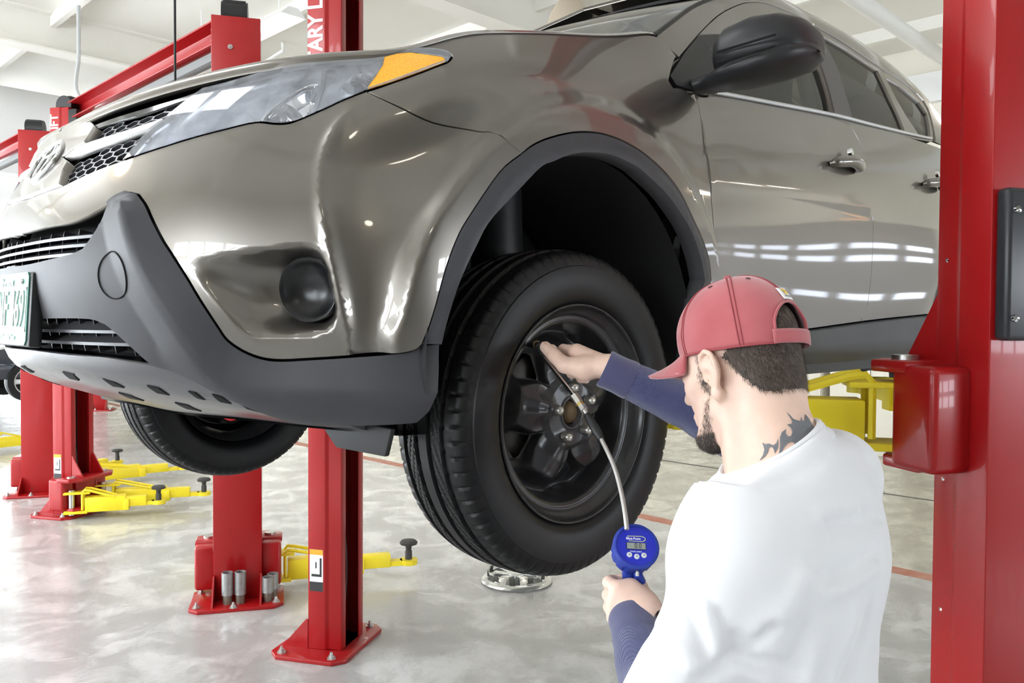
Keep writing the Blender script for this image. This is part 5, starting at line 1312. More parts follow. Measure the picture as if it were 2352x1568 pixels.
hp = np.array([h2w((.13, .1, .06)), h2w((-.12, -.1, .16)), h2w((.13, -.1, -.13)), h2w((-.1, .1, -.1))])
hlo, hhi = bb(np.concatenate([hp, [NB+[.09, .09, -.05], NB-[.09, .09, .05]]]), .02)
Vh, Fh = surfnets(sd_head, hlo, hhi, .0026)
Vr, Fr = surfnets(sd_rhand, *bb([WR]+[p for c_ in RHF.values() for p in c_], .032), .0020)
Vl, Fl = surfnets(sd_lhand, *bb([WL]+[p for c_ in LHF.values() for p in c_], .032), .0020)
Vb, Fb = surfnets(sd_body, (-.15, 1.02, .06), (.62, 1.75, 1.42), .014)
VV = np.concatenate([Vh, Vr, Vl, Vb])-OFF; n1, n2, n3 = len(Vh), len(Vh)+len(Vr), len(Vh)+len(Vr)+len(Vl)
FF = np.concatenate([Fh, Fr+n1, Fl+n2, Fb+n3]); body = mesh('body', VV, FF, SKIN, man, True)
print('body', time.time()-T0, len(FF))
# thumb nail of the right hand
def nail(P0, P1, f, w=.0105, nm='thumbnail'):
    v = CAMC-P1; v /= np.linalg.norm(v); ax = (P1-P0)/np.linalg.norm(P1-P0); v = v-ax*(v@ax); v = v+np.array([0, 0, .35]); v -= ax*(v@ax); v /= np.linalg.norm(v); sdv = np.cross(ax, v)
    V = []; n = 7; 
    for i in range(n):
        for j in range(n):
            a = -1+2*i/(n-1); b = -1+2*j/(n-1); ww = w*.5*(1-.35*max(0, a)**2); p = P1+ax*(a*.0068-.001)+sdv*b*ww+v*(.0128-.0030*b*b-.0012*max(0, a)**2); V.append(p-OFF)
    mesh(nm, V, [(i*n+j, i*n+j+1, (i+1)*n+j+1, (i+1)*n+j) for i in range(n-1) for j in range(n-1)], mat('nail', (.66, .44, .36), .25), body, True)
nail(RHF['thumb'][2], RHF['thumb'][3], sd_rhand)
# ---------------------------------------------------------------- T-shirt
def sd_shirt0(P):
    u1, u2 = sd_upper(P, .016)
    # sleeves end above the elbow, loose at the hem
    def cut(u, S, E, t): ax = (E-S)/np.linalg.norm(E-S); return smax(u, ((P-S)@ax)-t, .006)
    L1 = rc(P, SL, SL+(EL-SL)*.95, .060, .070); L2 = rc(P, SR, SR+(ER-SR)*.9, .058, .064)
    L1 = cut(L1, SL, EL, .235); L2 = cut(L2, SR, ER, .17)
    d = smin(sd_torso(P)-.012, L1, .022); d = smin(d, L2, .03)
    d = smin(d, rc(P, NB+[.0, .020, -.035], SL+[-.01, .008, .006], .050, .054), .03); d = smin(d, rc(P, NB+[.0, .024, -.005], SR+[.01, .012, .012], .054, .054), .03)
    d = smin(d, smax(sd_neck(P)-.010, pl_(P), .004), .03)
    return d
FOLDS = []
def fold(pts, amp, sig):
    q = [march(sd_shirt0, p) for p in pts]; q = [x for x in q if x is not None]
    if len(q) > 1: FOLDS.append((catmull(q, 4) if len(q) > 2 else np.array(q), amp, sig))
fold([(1525,1275),(1580,1308),(1630,1370),(1672,1440),(1692,1490)], -.004, .004)
fold([(1694,1470),(1690,1500),(1650,1535),(1612,1567)], -.012, .012)
fold([(1700,1500),(1740,1470),(1775,1440)], -.010, .010); fold([(1705,1515),(1770,1530),(1840,1545)], -.008, .010); fold([(1690,1530),(1740,1550),(1790,1567)], .007, .010)
fold([(1720,1480),(1790,1420),(1850,1330)], .006, .016); fold([(1790,1560),(1830,1500),(1850,1440)], -.005, .010); fold([(1850,1560),(1880,1490),(1890,1430)], .004, .012)
fold([(1880,1180),(1960,1165),(2030,1150)], .005, .010); fold([(1900,1205),(1980,1195),(2032,1180)], -.005, .010); fold([(1910,1330),(1970,1300),(2020,1265)], -.005, .011); fold([(1880,1370),(1950,1340),(2015,1300)], .004, .012)
fold([(1940,1560),(1975,1480),(2000,1400)], -.005, .010); fold([(1905,1567),(1935,1480),(1960,1420)], .004, .010)
fold([(1570,1340),(1600,1430),(1620,1500)], -.004, .012); fold([(1620,1400),(1640,1460),(1650,1520)], .005, .010); fold([(1490,1450),(1520,1500),(1560,1530)], -.004, .010); fold([(1545,1480),(1590,1520),(1620,1540)], .004, .010)
fold([(1885,960),(1930,975),(1960,1000)], .003, .008); fold([(1760,1120),(1850,1080),(1900,1040)], -.002, .010)
def sd_shirt(P):
    d = sd_shirt0(P)
    near = np.abs(d) < .05
    if near.any():
        Q = P[near]; a = np.zeros(len(Q))
        for pl, amp, sig in FOLDS:
            dd = np.full(len(Q), 9.)
            for i in range(len(pl)-1): dd = np.minimum(dd, rc(Q, pl[i], pl[i+1], 0, 0))
            a += 1.7*amp*np.exp(-(dd/sig)**2)
        a += .0012*np.sin(Q[:, 2]*38+Q[:, 0]*25)*np.sin(Q[:, 0]*31-Q[:, 1]*17)
        d[near] -= a
    d = smax(d, np.minimum(pl_(P), .125-np.linalg.norm(P-CM, axis=1)), .004)
    d = smax(d, .80-P[:, 2], .004)
    return d
SHIRT = mat('white_cotton', (.70, .70, .72), .85, sheen=.3, bump=(900, .15, .0008))
Vs, Fs = surfnets(sd_shirt, (-.10, 1.18, .78), (.60, 1.72, 1.47), .0058)
shirt = mesh('t_shirt', Vs-OFF, Fs, SHIRT, man, True)
# ribbed collar band: follows the neck section in the collar plane
e1 = np.cross(CN, [0, 1., 0]); e1 /= np.linalg.norm(e1); e2 = np.cross(CN, e1); cp = []
for a in np.linspace(0, 2*math.pi, 72, endpoint=False):
    d_ = math.cos(a)*e1+math.sin(a)*e2; rr_ = np.linspace(.02, .14, 241); f_ = sd_neck(CM+np.outer(rr_, d_)); k_ = np.argmax(f_ > .006); cp.append(CM+d_*min(rr_[k_] if f_[k_] > .006 else .1, .105))
cp = np.array(cp)
for _ in range(4): cp = (np.roll(cp, 1, 0)+2*cp+np.roll(cp, -1, 0))/4
mb = MB()
for dz, r_ in ((-.022, .0080), (-.017, .0065), (-.012, .0050), (-.006, .0054), (0, .0052)): mb.tube(list(cp+CN*dz+(cp-CM)*(-dz*2.5)-OFF)+[(cp+CN*dz+(cp-CM)*(-dz*2.5))[0]-OFF], r_, 8, cap=False)
mb.build('collar', SHIRT, shirt, True)
# sleeve hem of the near arm
axl = (EL-SL)/np.linalg.norm(EL-SL); hc = SL+axl*.232; q1 = np.cross(axl, [0, 1, 0]); q1 /= np.linalg.norm(q1); q2 = np.cross(axl, q1)
mb = MB(); mb.tube([hc+(math.cos(a)*q1+math.sin(a)*q2)*.0695-OFF for a in np.linspace(0, 2*math.pi, 49)], .0045, 8, cap=False); mb.build('sleeve_hem', SHIRT, shirt, True)
# ---------------------------------------------------------------- navy thermal sleeves
def waffle():
    m = mat('navy_thermal', (.055, .060, .155), .85, sheen=.4); nt = m.node_tree; b = nt.nodes['Principled BSDF']
    tc = nt.nodes.new('ShaderNodeTexCoord'); w1 = nt.nodes.new('ShaderNodeTexWave'); w1.inputs['Scale'].default_value = 150; w1.inputs['Distortion'].default_value = .6; w1.bands_direction = 'Z'
    w2 = nt.nodes.new('ShaderNodeTexWave'); w2.inputs['Scale'].default_value = 150; w2.bands_direction = 'X'; w2.inputs['Distortion'].default_value = .6
    mp = nt.nodes.new('ShaderNodeMapping'); mp.inputs['Rotation'].default_value = (.5, .6, .4); nt.links.new(tc.outputs['Object'], mp.inputs[0])
    for w_ in (w1, w2): nt.links.new(mp.outputs[0], w_.inputs['Vector'])
    ad = nt.nodes.new('ShaderNodeMath'); ad.operation = 'ADD'; nt.links.new(w1.outputs['Fac'], ad.inputs[0]); nt.links.new(w2.outputs['Fac'], ad.inputs[1])
    bp = nt.nodes.new('ShaderNodeBump'); bp.inputs['Strength'].default_value = .6; bp.inputs['Distance'].default_value = .0012; nt.links.new(ad.outputs[0], bp.inputs['Height']); nt.links.new(bp.outputs[0], b.inputs['Normal'])
    return m
NAVY = waffle(); CUFF = mat('navy_cuff', (.062, .062, .14), .9, sheen=.4, bump=(700, .3, .0006))
def sleeve(S, E, W, rs, cuff_t, lo_r, hi_r, nm):
    ax = (W-E)/np.linalg.norm(W-E); LF = np.linalg.norm(W-E)
    def f(P):
        fo = rc(P, E, W, hi_r, lo_r); up = rc(P, S+(E-S)*.45, E, rs, hi_r); d = smin(fo, up, .03)
        t = (P-E)@ax
        d = d-.0022*np.sin(t*95+P[:, 0]*20)*sm((t-.02)/.04)*sm((LF-.03-t)/.04)*np.exp(-np.abs(t-.07)/.05)
        d = smax(d, t-(LF-cuff_t), .004)
        return d
    V, F = surfnets(f, *bb([S+(E-S)*.4, E, W], .075), .0042); o = mesh(nm, V-OFF, F, NAVY, man, True)
    c0 = W-ax*(cuff_t+.006); q1 = np.cross(ax, [0, 0, 1.]); q1 /= np.linalg.norm(q1); q2 = np.cross(ax, q1); mb = MB()
    pts = [(t, r) for t, r in ((-.002, lo_r+.0028), (.006, lo_r+.0036), (.022, lo_r+.0022), (.040, lo_r+.0022), (.052, lo_r+.003), (.056, lo_r+.0015), (.054, lo_r-.003), (.03, lo_r-.004))]
    V = []; n = 40
    for t, r in pts:
        for k in range(n): a = 2*math.pi*k/n; V.append(c0+ax*t+(math.cos(a)*q1+math.sin(a)*q2)*r-OFF)
    mb.add(V, [(i*n+k, i*n+(k+1) % n, (i+1)*n+(k+1) % n, (i+1)*n+k) for i in range(len(pts)-1) for k in range(n)]); mb.build('cuff', CUFF, o, True)
    return o
sleeve(SR, ER, WR, .052, .026, .0335, .050, 'thermal_sleeve'); sleeve(SL, EL, WL, .054, .030, .036, .052, 'thermal_sleeve')
# ---------------------------------------------------------------- jeans and boots (below the frame)
JEAN = mat('blue_work_trousers', (.06, .07, .11), .9); BOOT = mat('brown_boot', (.08, .05, .03), .7)
def sd_jean(P):
    d = el(P, PEL+[0, 0, -.03], (.125, .185, .14), TR)
    for s in (1, -1):
        hip = PEL+TR@np.array([0, s*.09, -.05]); kn = np.array([hip[0]+.01, hip[1]-.03+s*.02, .50]); an = np.array([hip[0]+.02*s, hip[1]+.02, .10])
        d = smin(d, rc(P, hip, kn, .095, .076), .03); d = smin(d, rc(P, kn, an, .074, .066), .03)
    return smax(d, P[:, 2]-.98, .005)
V, F = surfnets(sd_jean, (-.02, 1.28, .02), (.52, 1.74, 1.0), .012); mesh('trousers', V-OFF, F, JEAN, man, True)
for s in (1, -1):
    hip = PEL+TR@np.array([0, s*.09, -.05]); an = np.array([hip[0]+.02*s, hip[1]+.02, .0]); fwd = TR[:, 0]*[1, 1, 0]; fwd = fwd/np.linalg.norm(fwd)
    def sd_boot(P): return smax(su(.03, rc(P, an+[0, 0, .16], an+[0, 0, .06], .062, .056), rc(P, an-fwd*.03+[0, 0, .045], an+fwd*.15+[0, 0, .042], .05, .046)), -P[:, 2], .004)
    V, F = surfnets(sd_boot, an-[.25, .28, .02], an+[.25, .18, .26], .009); mesh('boot', V-OFF, F, BOOT, man, True)
print('clothes', time.time()-T0)
# ---------------------------------------------------------------- cap
CAPM = mat('faded_red_cotton', (.40, .085, .095), .9, sheen=.5, noise=(14, .45, (.50, .14, .15), 6), bump=(800, .25, .0008))
def cap_pt(th, ph):
    """th azimuth from the front, ph elevation 0 at rim .. pi/2 at the button; head space"""
    c = np.array([-.010, 0, .040]); r = np.array([.109, .0865, .112])
    x = math.cos(ph)**.92*math.cos(th); y = math.cos(ph)**.92*math.sin(th); z = math.sin(ph)
    p = c+r*[x, y, z]
    p[2] += .011*(1+math.cos(th))*(1-max(0, z))   # rim rises towards the front
    wr = .0010*math.sin(9*th+3*z)*math.exp(-((z-.12)/.08)**2)+.0012*math.sin(5*th)*math.exp(-((z-.3)/.1)**2)
    return p+(p-c)/np.linalg.norm(p-c)*wr
RIM = -.22
def rim_el(th):
    d = abs((th-math.pi+math.pi) % (2*math.pi)-math.pi)    # angle from the back
    a = .50
    return RIM+.18+.0+(.50*math.sqrt(max(0, 1-(d/a)**2)) if d < a else -.18)
cap = None
def make_cap():
    global cap
    back = math.pi; ths = np.unique(np.concatenate([np.linspace(0, 2*math.pi, 97)[:-1], back+np.linspace(-.5, .5, 61), back+np.linspace(-.502, -.47, 6), back+np.linspace(.47, .502, 6)]))
    nv = 30; V = []; n = len(ths)
    for t in ths:
        d = abs(t-back)
        lo = RIM if d > .5 else RIM+.20+.42*math.sqrt(max(0, 1-(d/.5)**2))
        for k in range(nv): ph = lo+(math.pi/2-lo)*(k/(nv-1)); V.append(h2w(cap_pt(t, min(ph, math.pi/2-1e-3)))-OFF)
    F = [(i*nv+k, ((i+1) % n)*nv+k, ((i+1) % n)*nv+k+1, i*nv+k+1) for i in range(n) for k in range(nv-1)]
    cap = mesh('cap', V, F, CAPM, man, True); so = cap.modifiers.new('t', 'SOLIDIFY'); so.thickness = .0022; so.offset = -1
    cap['label'] = 'faded red baseball cap'
    # strap over the back opening
    V = []; tt = back+np.linspace(-.56, .56, 25); 
    for t in tt:
        for k in range(4): ph = RIM+.005+.19*k/3; p = cap_pt(t, ph); c = np.array([-.010, 0, .040]); V.append(h2w(p+(p-c)/np.linalg.norm(p-c)*(.0015))-OFF)
    st = mesh('strap', V, [(i*4+k, (i+1)*4+k, (i+1)*4+k+1, i*4+k+1) for i in range(24) for k in range(3)], CAPM, cap, True); so = st.modifiers.new('t', 'SOLIDIFY'); so.thickness = .003; so.offset = 1
    # seams, button, eyelets
    SEAM = mat('cap_seam', (.33, .065, .075), .95); ccap = np.array([-.010, 0, .040])
    def out(p, d): return p+(p-ccap)/np.linalg.norm(p-ccap)*d
    for k in range(6):
        t = k*math.pi/3; p0 = RIM if abs(t-back) > .5 else RIM+.62
        for dt in (-.028, .028):
            pts = [h2w(out(cap_pt(t+dt/max(.15, math.cos(ph)), ph), .0006))-OFF for ph in np.linspace(p0, 1.40, 26)]; mb = MB(); mb.tube(pts, .0009, 5); mb.build('seam', SEAM, cap, True)
    pts = [h2w(out(cap_pt(t, RIM+.01), .001))-OFF for t in np.linspace(back+.52, back+2*math.pi-.52, 80)]; mb = MB(); mb.tube(pts, .0017, 6); mb.build('rim_piping', SEAM, cap, True)
    # arch binding
    pts = [h2w(out(cap_pt(back+.5*math.cos(a), RIM+.20+.42*math.sin(a)), .0008))-OFF for a in np.linspace(0, math.pi, 40)]; mb = MB(); mb.tube(pts, .0022, 6); mb.build('opening_binding', CAPM, cap, True)
    mb = MB(); mb.lathe([(.0, .007), (.006, .006), (.0085, .002), (.0085, 0)], 16, frame_mat(Vector(h2w(cap_pt(0, math.pi/2-.001))-OFF), Vector(HR[:, 2]))); mb.build('button', CAPM, cap, True)
    for k in range(6):
        t = (k+.5)*math.pi/3; p = out(cap_pt(t, .98), .0006); n_ = HR@((p-ccap)/np.linalg.norm(p-ccap)); mb = MB(); mb.lathe([(.0015, .0005), (.0032, .0012), (.004, 0)], 12, frame_mat(Vector(h2w(p)-OFF), Vector(n_))); mb.build('eyelet', mat('eyelet_dark', (.10, .03, .03), .8), cap, True)
    # brim
    V = []; nu, nw = 33, 12; W = 1.02
    for j in range(nw):
        s = j/(nw-1)
        for i in range(nu):
            a = -W+2*W*i/(nu-1); base = cap_pt(a, RIM+.03); L = .088*math.cos(a*math.pi/2/W*.98)**.55
            p = base+np.array([1, 0, 0])*L*s; p[2] += -.10*L*s-5.5*(p[1]**2)*min(1, s*1.6)+.0
            V.append(h2w(p)-OFF)
    br = mesh('brim', V, [(j*nu+i, j*nu+i+1, (j+1)*nu+i+1, (j+1)*nu+i) for j in range(nw-1) for i in range(nu-1)], CAPM, cap, True); so = br.modifiers.new('t', 'SOLIDIFY'); so.thickness = .0045; so.offset = 0
    # white woven tag beside the opening
    def tag_pt(a, b, d): p = cap_pt(back+.05+a, RIM+.66+b); return h2w(out(p, d))-OFF
    V = []; 
    for b in np.linspace(-.005, .21, 7):
        for a in np.linspace(-.17, .17, 7): V.append(tag_pt(a, b, .0022))
    tg = mesh('tag', V, [(j*7+i, j*7+i+1, (j+1)*7+i+1, (j+1)*7+i) for j in range(6) for i in range(6)], mat('tag_white', (.85, .84, .82), .8), cap, True); so = tg.modifiers.new('t', 'SOLIDIFY'); so.thickness = .001
    q = [(.085*math.cos(t)*(1+.15*math.sin(2*t)), .135+.058*math.sin(t)) for t in np.linspace(.2, 2*math.pi-.5, 24)]
    V = [tag_pt(-.0, .135, .0036)]+[tag_pt(-a*.9, b, .0036) for a, b in q]; mesh('tag_mark', V, [(0, i, i+1) for i in range(1, len(q))], mat('tag_yellow', (.85, .55, .08), .8), cap)
    for k in range(8):
        a0 = -.11+k*.028; V = [tag_pt(-a0, .030, .0034), tag_pt(-a0-.018, .030, .0034), tag_pt(-a0-.018, .050+.012*(k in (0, 3, 6, 7)), .0034), tag_pt(-a0, .050, .0034)]; mesh('tag_letter', V, [(0, 1, 2, 3)], DK, cap)
DK = mat('tag_ink', (.03, .03, .03), .8)
make_cap()
# ---------------------------------------------------------------- hair and beard: short strands over a tinted close shell
HAIR = mat('dark_brown_hair', (.045, .034, .028), .55); HAIRS = mat('close_cropped_hair', (.085, .062, .050), .8, noise=(300, .6, (.16, .12, .10), 3))
_m = body.data
Vw = np.array(Vh); QH = w2h(Vw); 
# outward normals from the distance field
def grad(f, P, e=.001): return np.stack([f(P+np.eye(3)[i]*e)-f(P-np.eye(3)[i]*e) for i in range(3)], 1)/(2*e)
def hairline(q):
    """lower edge of the hair (head space z) as a function of the angle from the back of the head"""
    th = np.degrees(np.arctan2(np.abs(q[:, 1]), -(q[:, 0]+.01)))
    return np.interp(th, [0, 20, 40, 60, 72, 84, 92, 100], [-.052, -.054, -.052, -.024, .004, .016, .02, .2]), th
zl, thv = hairline(QH); hair_v = (QH[:, 2] > zl) & (thv < 98) & (QH[:, 2] < .15)
side_v = (thv > 96) & (thv < 118) & (QH[:, 2] > -.035) & (QH[:, 2] < .06) & (np.abs(QH[:, 1]) > .045) & (np.abs(QH[:, 1]) < .079)
ear_v = (np.abs(QH[:, 1]) > .074) & (QH[:, 0] > -.034) & (QH[:, 0] < .022) & (QH[:, 2] < .040)
hm = (hair_v) & ~ear_v
fm = hm[Fh].all(1); Fk = Fh[fm]; us_ = np.unique(Fk); rem = -np.ones(len(Vh), int); rem[us_] = np.arange(len(us_)); gN = grad(sd_head, Vw[us_]); gN /= np.linalg.norm(gN, axis=1)[:, None]
shell = mesh('hair', Vw[us_]+gN*.0012-OFF, rem[Fk], HAIRS, man, True); shell['label'] = 'short dark brown cropped hair'
def strands(name, idx, dens, L, w, m, down, parent, jitter=.35):
    idx = rng.choice(idx, dens); P = Vw[idx]+rng.normal(0, .0012, (dens, 3)); N = grad(sd_head, P); N /= np.linalg.norm(N, axis=1)[:, None]+1e-9
    D = np.array(down)[None]*np.ones((dens, 1)); D = D-N*np.einsum('ij,ij->i', D, N)[:, None]; D /= np.linalg.norm(D, axis=1)[:, None]+1e-9
    D = D+N*.35+rng.normal(0, jitter, (dens, 3))*.5; D /= np.linalg.norm(D, axis=1)[:, None]; S = np.cross(D, N); S /= np.linalg.norm(S, axis=1)[:, None]+1e-9
    ll = L*(.6+.8*rng.random(dens))[:, None]; A_ = P+N*.0006; V = np.stack([A_-S*w, A_+S*w, A_+D*ll], 1).reshape(-1, 3)-OFF
    return mesh(name, V, np.arange(dens*3).reshape(-1, 3), m, parent)
hi_ = np.where(hm)[0]; downv = HR@np.array([-.1, 0, -1.])
st1 = strands('hair_strands', hi_, 16000, .0075, .00035, HAIR, downv, shell); st1['kind'] = 'stuff'
# beard: jaw line strip to the chin, both sides
jaw = [(.020, .071, -.010), (.022, .069, -.040), (.030, .064, -.066), (.050, .052, -.092), (.072, .030, -.110), (.086, 0, -.114)]
dj = np.full(len(Vw), 1.); Qm = QH.copy(); Qm[:, 1] = np.abs(Qm[:, 1])
wj = np.full(len(Vw), 0.)
for a, b, r0, r1 in zip(jaw[:-1], jaw[1:], (.007, .008, .010, .014, .022), (.008, .010, .014, .022, .026)):
    a, b = np.array(a), np.array(b); ab = b-a; t = np.clip((Qm-a)@ab/(ab@ab), 0, 1); d = np.linalg.norm(Qm-a-t[:, None]*ab, axis=1)/(r0+(r1-r0)*t); dj = np.minimum(dj*1, d) if a is not None else dj
bi = np.where((dj < 1.0) & (QH[:, 0] > .0) & ~((np.abs(QH[:, 1]) < .02) & (QH[:, 2] > -.085)))[0]
prob = np.clip((1.05-dj[bi])*1.4, .05, 1); chin_ = QH[bi, 2] < -.092
bi2 = np.concatenate([np.repeat(bi[chin_], 3), bi[~chin_][rng.random((~chin_).sum()) < prob[~chin_]]])
beard = strands('beard', bi2, 6500, .0065, .00032, HAIR, HR@np.array([.25, 0, -1.]), man, .45); beard['kind'] = 'stuff'; beard['label'] = 'thin dark jaw-line beard'
# sideburn stubble
sb = np.where(side_v & ~ear_v)[0]
if len(sb): strands('sideburn', sb, 1600, .005, .0003, HAIR, downv, shell, .4)['kind'] = 'stuff'
# ---------------------------------------------------------------- neck tattoo: flat ink shape lying on the skin
TAT = mat('grey_tattoo_ink', (.13, .135, .15), .5, noise=(90, .4, (.20, .20, .21), 4))
def tattoo(poly, h=5.):
    P2 = resample(np.array(poly, float), h); pts = list(P2); n = len(P2); edges = [(i, (i+1) % n) for i in range(n)]
    lo, hi = P2.min(0), P2.max(0); Gp = np.array([(a, b) for a in np.arange(lo[0], hi[0], h) for b in np.arange(lo[1], hi[1], h)])
    if len(Gp): k = inside(Gp, P2) & (seg_dist(Gp, P2, True) > h*.5); pts += list(Gp[k])
    vo, _, fo, *_ = delaunay_2d_cdt([Vector((float(p[0]), float(p[1]))) for p in pts], edges, [], 0, 1e-6); Q = np.array([(v[0], v[1]) for v in vo]); T = np.array([list(t) for t in fo]); T = T[inside(Q[T].mean(1), P2)]
    W = [march(sd_head, q, .9) for q in Q]
    good = [w_ is not None for w_ in W]; W = np.array([w_ if w_ is not None else (0, 0, 0) for w_ in W]); T = T[np.array(good)[T].all(1)]
    Nn = grad(sd_head, W); Nn /= np.linalg.norm(Nn, axis=1)[:, None]; return W+Nn*.0009, T
mb = MB()
s_ = lambda L: [(1450+a*.3189, 600+b*.3189) for a, b in L]
for poly in (s_([(1115,1085),(1140,1105),(1165,1135),(1190,1145),(1215,1150),(1220,1120),(1232,1148),(1245,1150),(1250,1100),(1275,1130),(1300,1175),(1322,1210),(1322,1260),(1310,1300),(1290,1325),(1255,1290),(1225,1290),(1205,1330),(1175,1370),(1140,1388),(1165,1350),(1175,1310),(1150,1300),(1125,1310),(1100,1340),(1080,1385),(1040,1418),(1065,1380),(1072,1330),(1070,1270),(1085,1230),(1115,1208),(1112,1240),(1130,1262),(1150,1258),(1160,1230),(1150,1200),(1120,1175),(1150,1172),(1160,1155),(1140,1120)]),
             s_([(945,1305),(965,1318),(990,1312),(1025,1325),(1045,1310),(1058,1275),(1060,1310),(1055,1345),(1035,1385),(1025,1350),(1008,1335),(990,1345),(985,1375),(960,1410),(925,1435),(950,1395),(960,1355)])):
    W, T = tattoo(poly); mb.add(W-OFF, T)
tt = mb.build('tattoo', TAT, body, True); tt['label'] = 'grey tribal flame tattoo'
print('person', time.time()-T0)
# ================================================================== TYRE PRESSURE GAUGE (held)
BLUE = mat('blue_rubber', (.012, .035, .30), .5, bump=(300, .1, .001)); BLUEF = mat('blue_face', (.008, .018, .42), .3); HOSEM = mat('braided_steel_hose', (.48, .46, .44), .35, .9, bump=(900, .6, .001))
gC = D_((1460, 1256), 1.350); gl_ = CAMC-gC; gl_ /= np.linalg.norm(gl_); gN = gl_+np.array([0, 0, .42])+CR*.22; gN /= np.linalg.norm(gN)
GM = frame_mat(Vector(gC), Vector(gN), Vector(CU+CR*.06)); 
# local frame: z = face normal, x = up, y = left of the reader
gauge = empty('tire_gauge', tuple(gC)); tag(gauge, 'blue digital tire pressure gauge with steel hose in his left hand', 'tire gauge')
GO = Vector(gC)
XF = Matrix.Translation(-GO)@GM
mb = MB(); R0 = .0385; V = []; n = 96
prof = [(0, -.034), (.030, -.034), (.036, -.030), (.0375, -.010), (.0385, .0), (.0385, .004), (.036, .0065), (.0335, .0068), (.0325, .004)]
for k, (r, h) in enumerate(prof):
    for q in range(n):
        a = 2*math.pi*q/n; rr = r-(.0016 if (q % 8) < 2 and 1 < k < 4 else 0); V.append((rr*math.cos(a), rr*math.sin(a), h))
mb.add(V, [(k*n+q, k*n+(q+1) % n, (k+1)*n+(q+1) % n, (k+1)*n+q) for k in range(len(prof)-1) for q in range(n)]); boot_ = mb.build('rubber_boot', BLUE, gauge, True, sharp=40, xf=XF)
mb = MB(); mb.lathe([(.0, .0045), (.0326, .0045)], 64); face = mb.build('dial_face', BLUEF, gauge, xf=XF)
def gl_box(x0, x1, y0, y1, z0, z1, m, nm, par): b = MB(); b.box((x0, y0, z0), (x1, y1, z1)); return b.build(nm, m, par, xf=XF)
gl_box(-.006, .006, -.0165, .0165, .0045, .0052, mat('lcd_bezel', (.02, .025, .10), .4), 'bezel', face)
lcd = gl_box(-.005, .005, -.0152, .0152, .0052, .0056, mat('lcd_grey', (.27, .30, .27), .35), 'lcd', face)
TXT = lambda x, y, z: XF@Matrix(((0, 1, 0, x), (-1, 0, 0, y), (0, 0, 1, z), (0, 0, 0, 1)))
text_mesh('digits', '0.0', .0125, DK, TXT(0, -.003, .0057), face, ext=.0001, xs=.8)
text_mesh('logo', 'Blue-Point', .0055, mat('logo_white', (.85, .86, .85), .5), TXT(.0125, .004, .0047), face, ext=.0001, xs=1.05, bold=.0001)
mb = MB(); mb.tube([(.0165-.0001*0+.0, .014, .0048)]+[(.0125+.0045*math.cos(a), -.0075-.0085*math.sin(a)*1.0, .0048) for a in np.linspace(0, math.pi, 14)]+[(.0085, .012, .0048)], .0005, 5); mb.build('logo_swoosh', mat('logo_yellow', (.75, .80, .25), .5), face, True, xf=XF)
text_mesh('caption', 'TPGDL1000A', .0034, MATS['logo_white'], TXT(-.0095, .001, .0047), face, ext=.0001)
for y in (.012, 0, -.012):
    x = -.0150 if y else -.0175; b = MB(); b.lathe([(0, .0014), (.0030, .0012), (.0038, .0002), (.0042, .0008), (.0046, 0)], 20, Matrix.Translation((x, y, .0046))); b.build('button', mat('button_white', (.62, .64, .66), .4), face, True, xf=XF)
    b = MB(); b.box((x-.0006, y-.0014, .0058), (x+.0006, y+.0014, .0061)); b.build('button_mark', DK, face, xf=XF)
# handle (inside the fist) and lever below
def W_(p, d): return tuple(D_(p, d)-np.array(gC))
b = MB(); b.tube([W_((1448, 1296), 1.372), W_((1446, 1330), 1.378), W_((1442, 1370), 1.378), W_((1438, 1420), 1.374)], [.0150, .0125, .0125, .0115], 14); b.build('handle', BLUE, gauge, True, sharp=50)
b = MB(); b.tube([W_((1462, 1300), 1.350), W_((1466, 1320), 1.350), W_((1472, 1336), 1.356)], [.006, .0075, .0085], 10); b.build('trigger', BLUE, gauge, True, sharp=50)
b = MB(); b.tube([W_((1464, 1302), 1.343), W_((1464, 1322), 1.342)], .0032, 8); b.build('trigger_pin', STEEL, gauge, True)
# hose to the valve
hp_ = [((1440, 1216), 1.345), ((1436, 1180), 1.36), ((1426, 1125), 1.39), ((1412, 1075), 1.42), ((1397, 1040), 1.445), ((1381, 1008), 1.47)]
H = [D_(p, d)-np.array(gC) for p, d in hp_]; b = MB(); b.tube(catmull(H, 6), .0040, 10); b.build('hose', HOSEM, gauge, True)
seg = lambda a, da, c, dc: (D_(a, da)-np.array(gC), D_(c, dc)-np.array(gC))
def rod(p, q, r, m, nm, nn=12):
    b = MB(); L = [p+(q-p)*t for t in np.linspace(0, 1, len(r) if hasattr(r, '__len__') else 2)]; b.tube(L, r, nn); return b.build(nm, m, gauge, True, sharp=40)
p, q = seg((1381, 1008), 1.47, (1348, 952), 1.51); rod(p, q, [.0058, .0085, .0088, .0080, .0062], BLACK, 'strain_relief')
p, q = seg((1357, 965), 1.503, (1340, 938), 1.52); rod(p, q, .0042, STEEL, 'ferrule')
p, q = seg((1342, 942), 1.518, (1336, 932), 1.525); rod(p, q, .0078, STEEL, 'hex_fitting', 6)
p, q = seg((1336, 932), 1.525, (1331, 926), 1.53); rod(p, q, .0072, mat('brass', (.62, .45, .18), .3, .9), 'brass_ring', 6)
p, q = seg((1331, 926), 1.53, (1318, 908), 1.54); rod(p, q, .0085, STEEL, 'swivel_nut', 6)
p, q = seg((1318, 908), 1.54, (1243, 812), 1.645); rod(p, q, [.0040, .0040, .0040, .0042, .0036], CHROME, 'steel_tube')
p, q = seg((1243, 812), 1.645, (1236, 796), 1.66); rod(p, q, [.0048, .0052, .0050], BLACK, 'elbow')
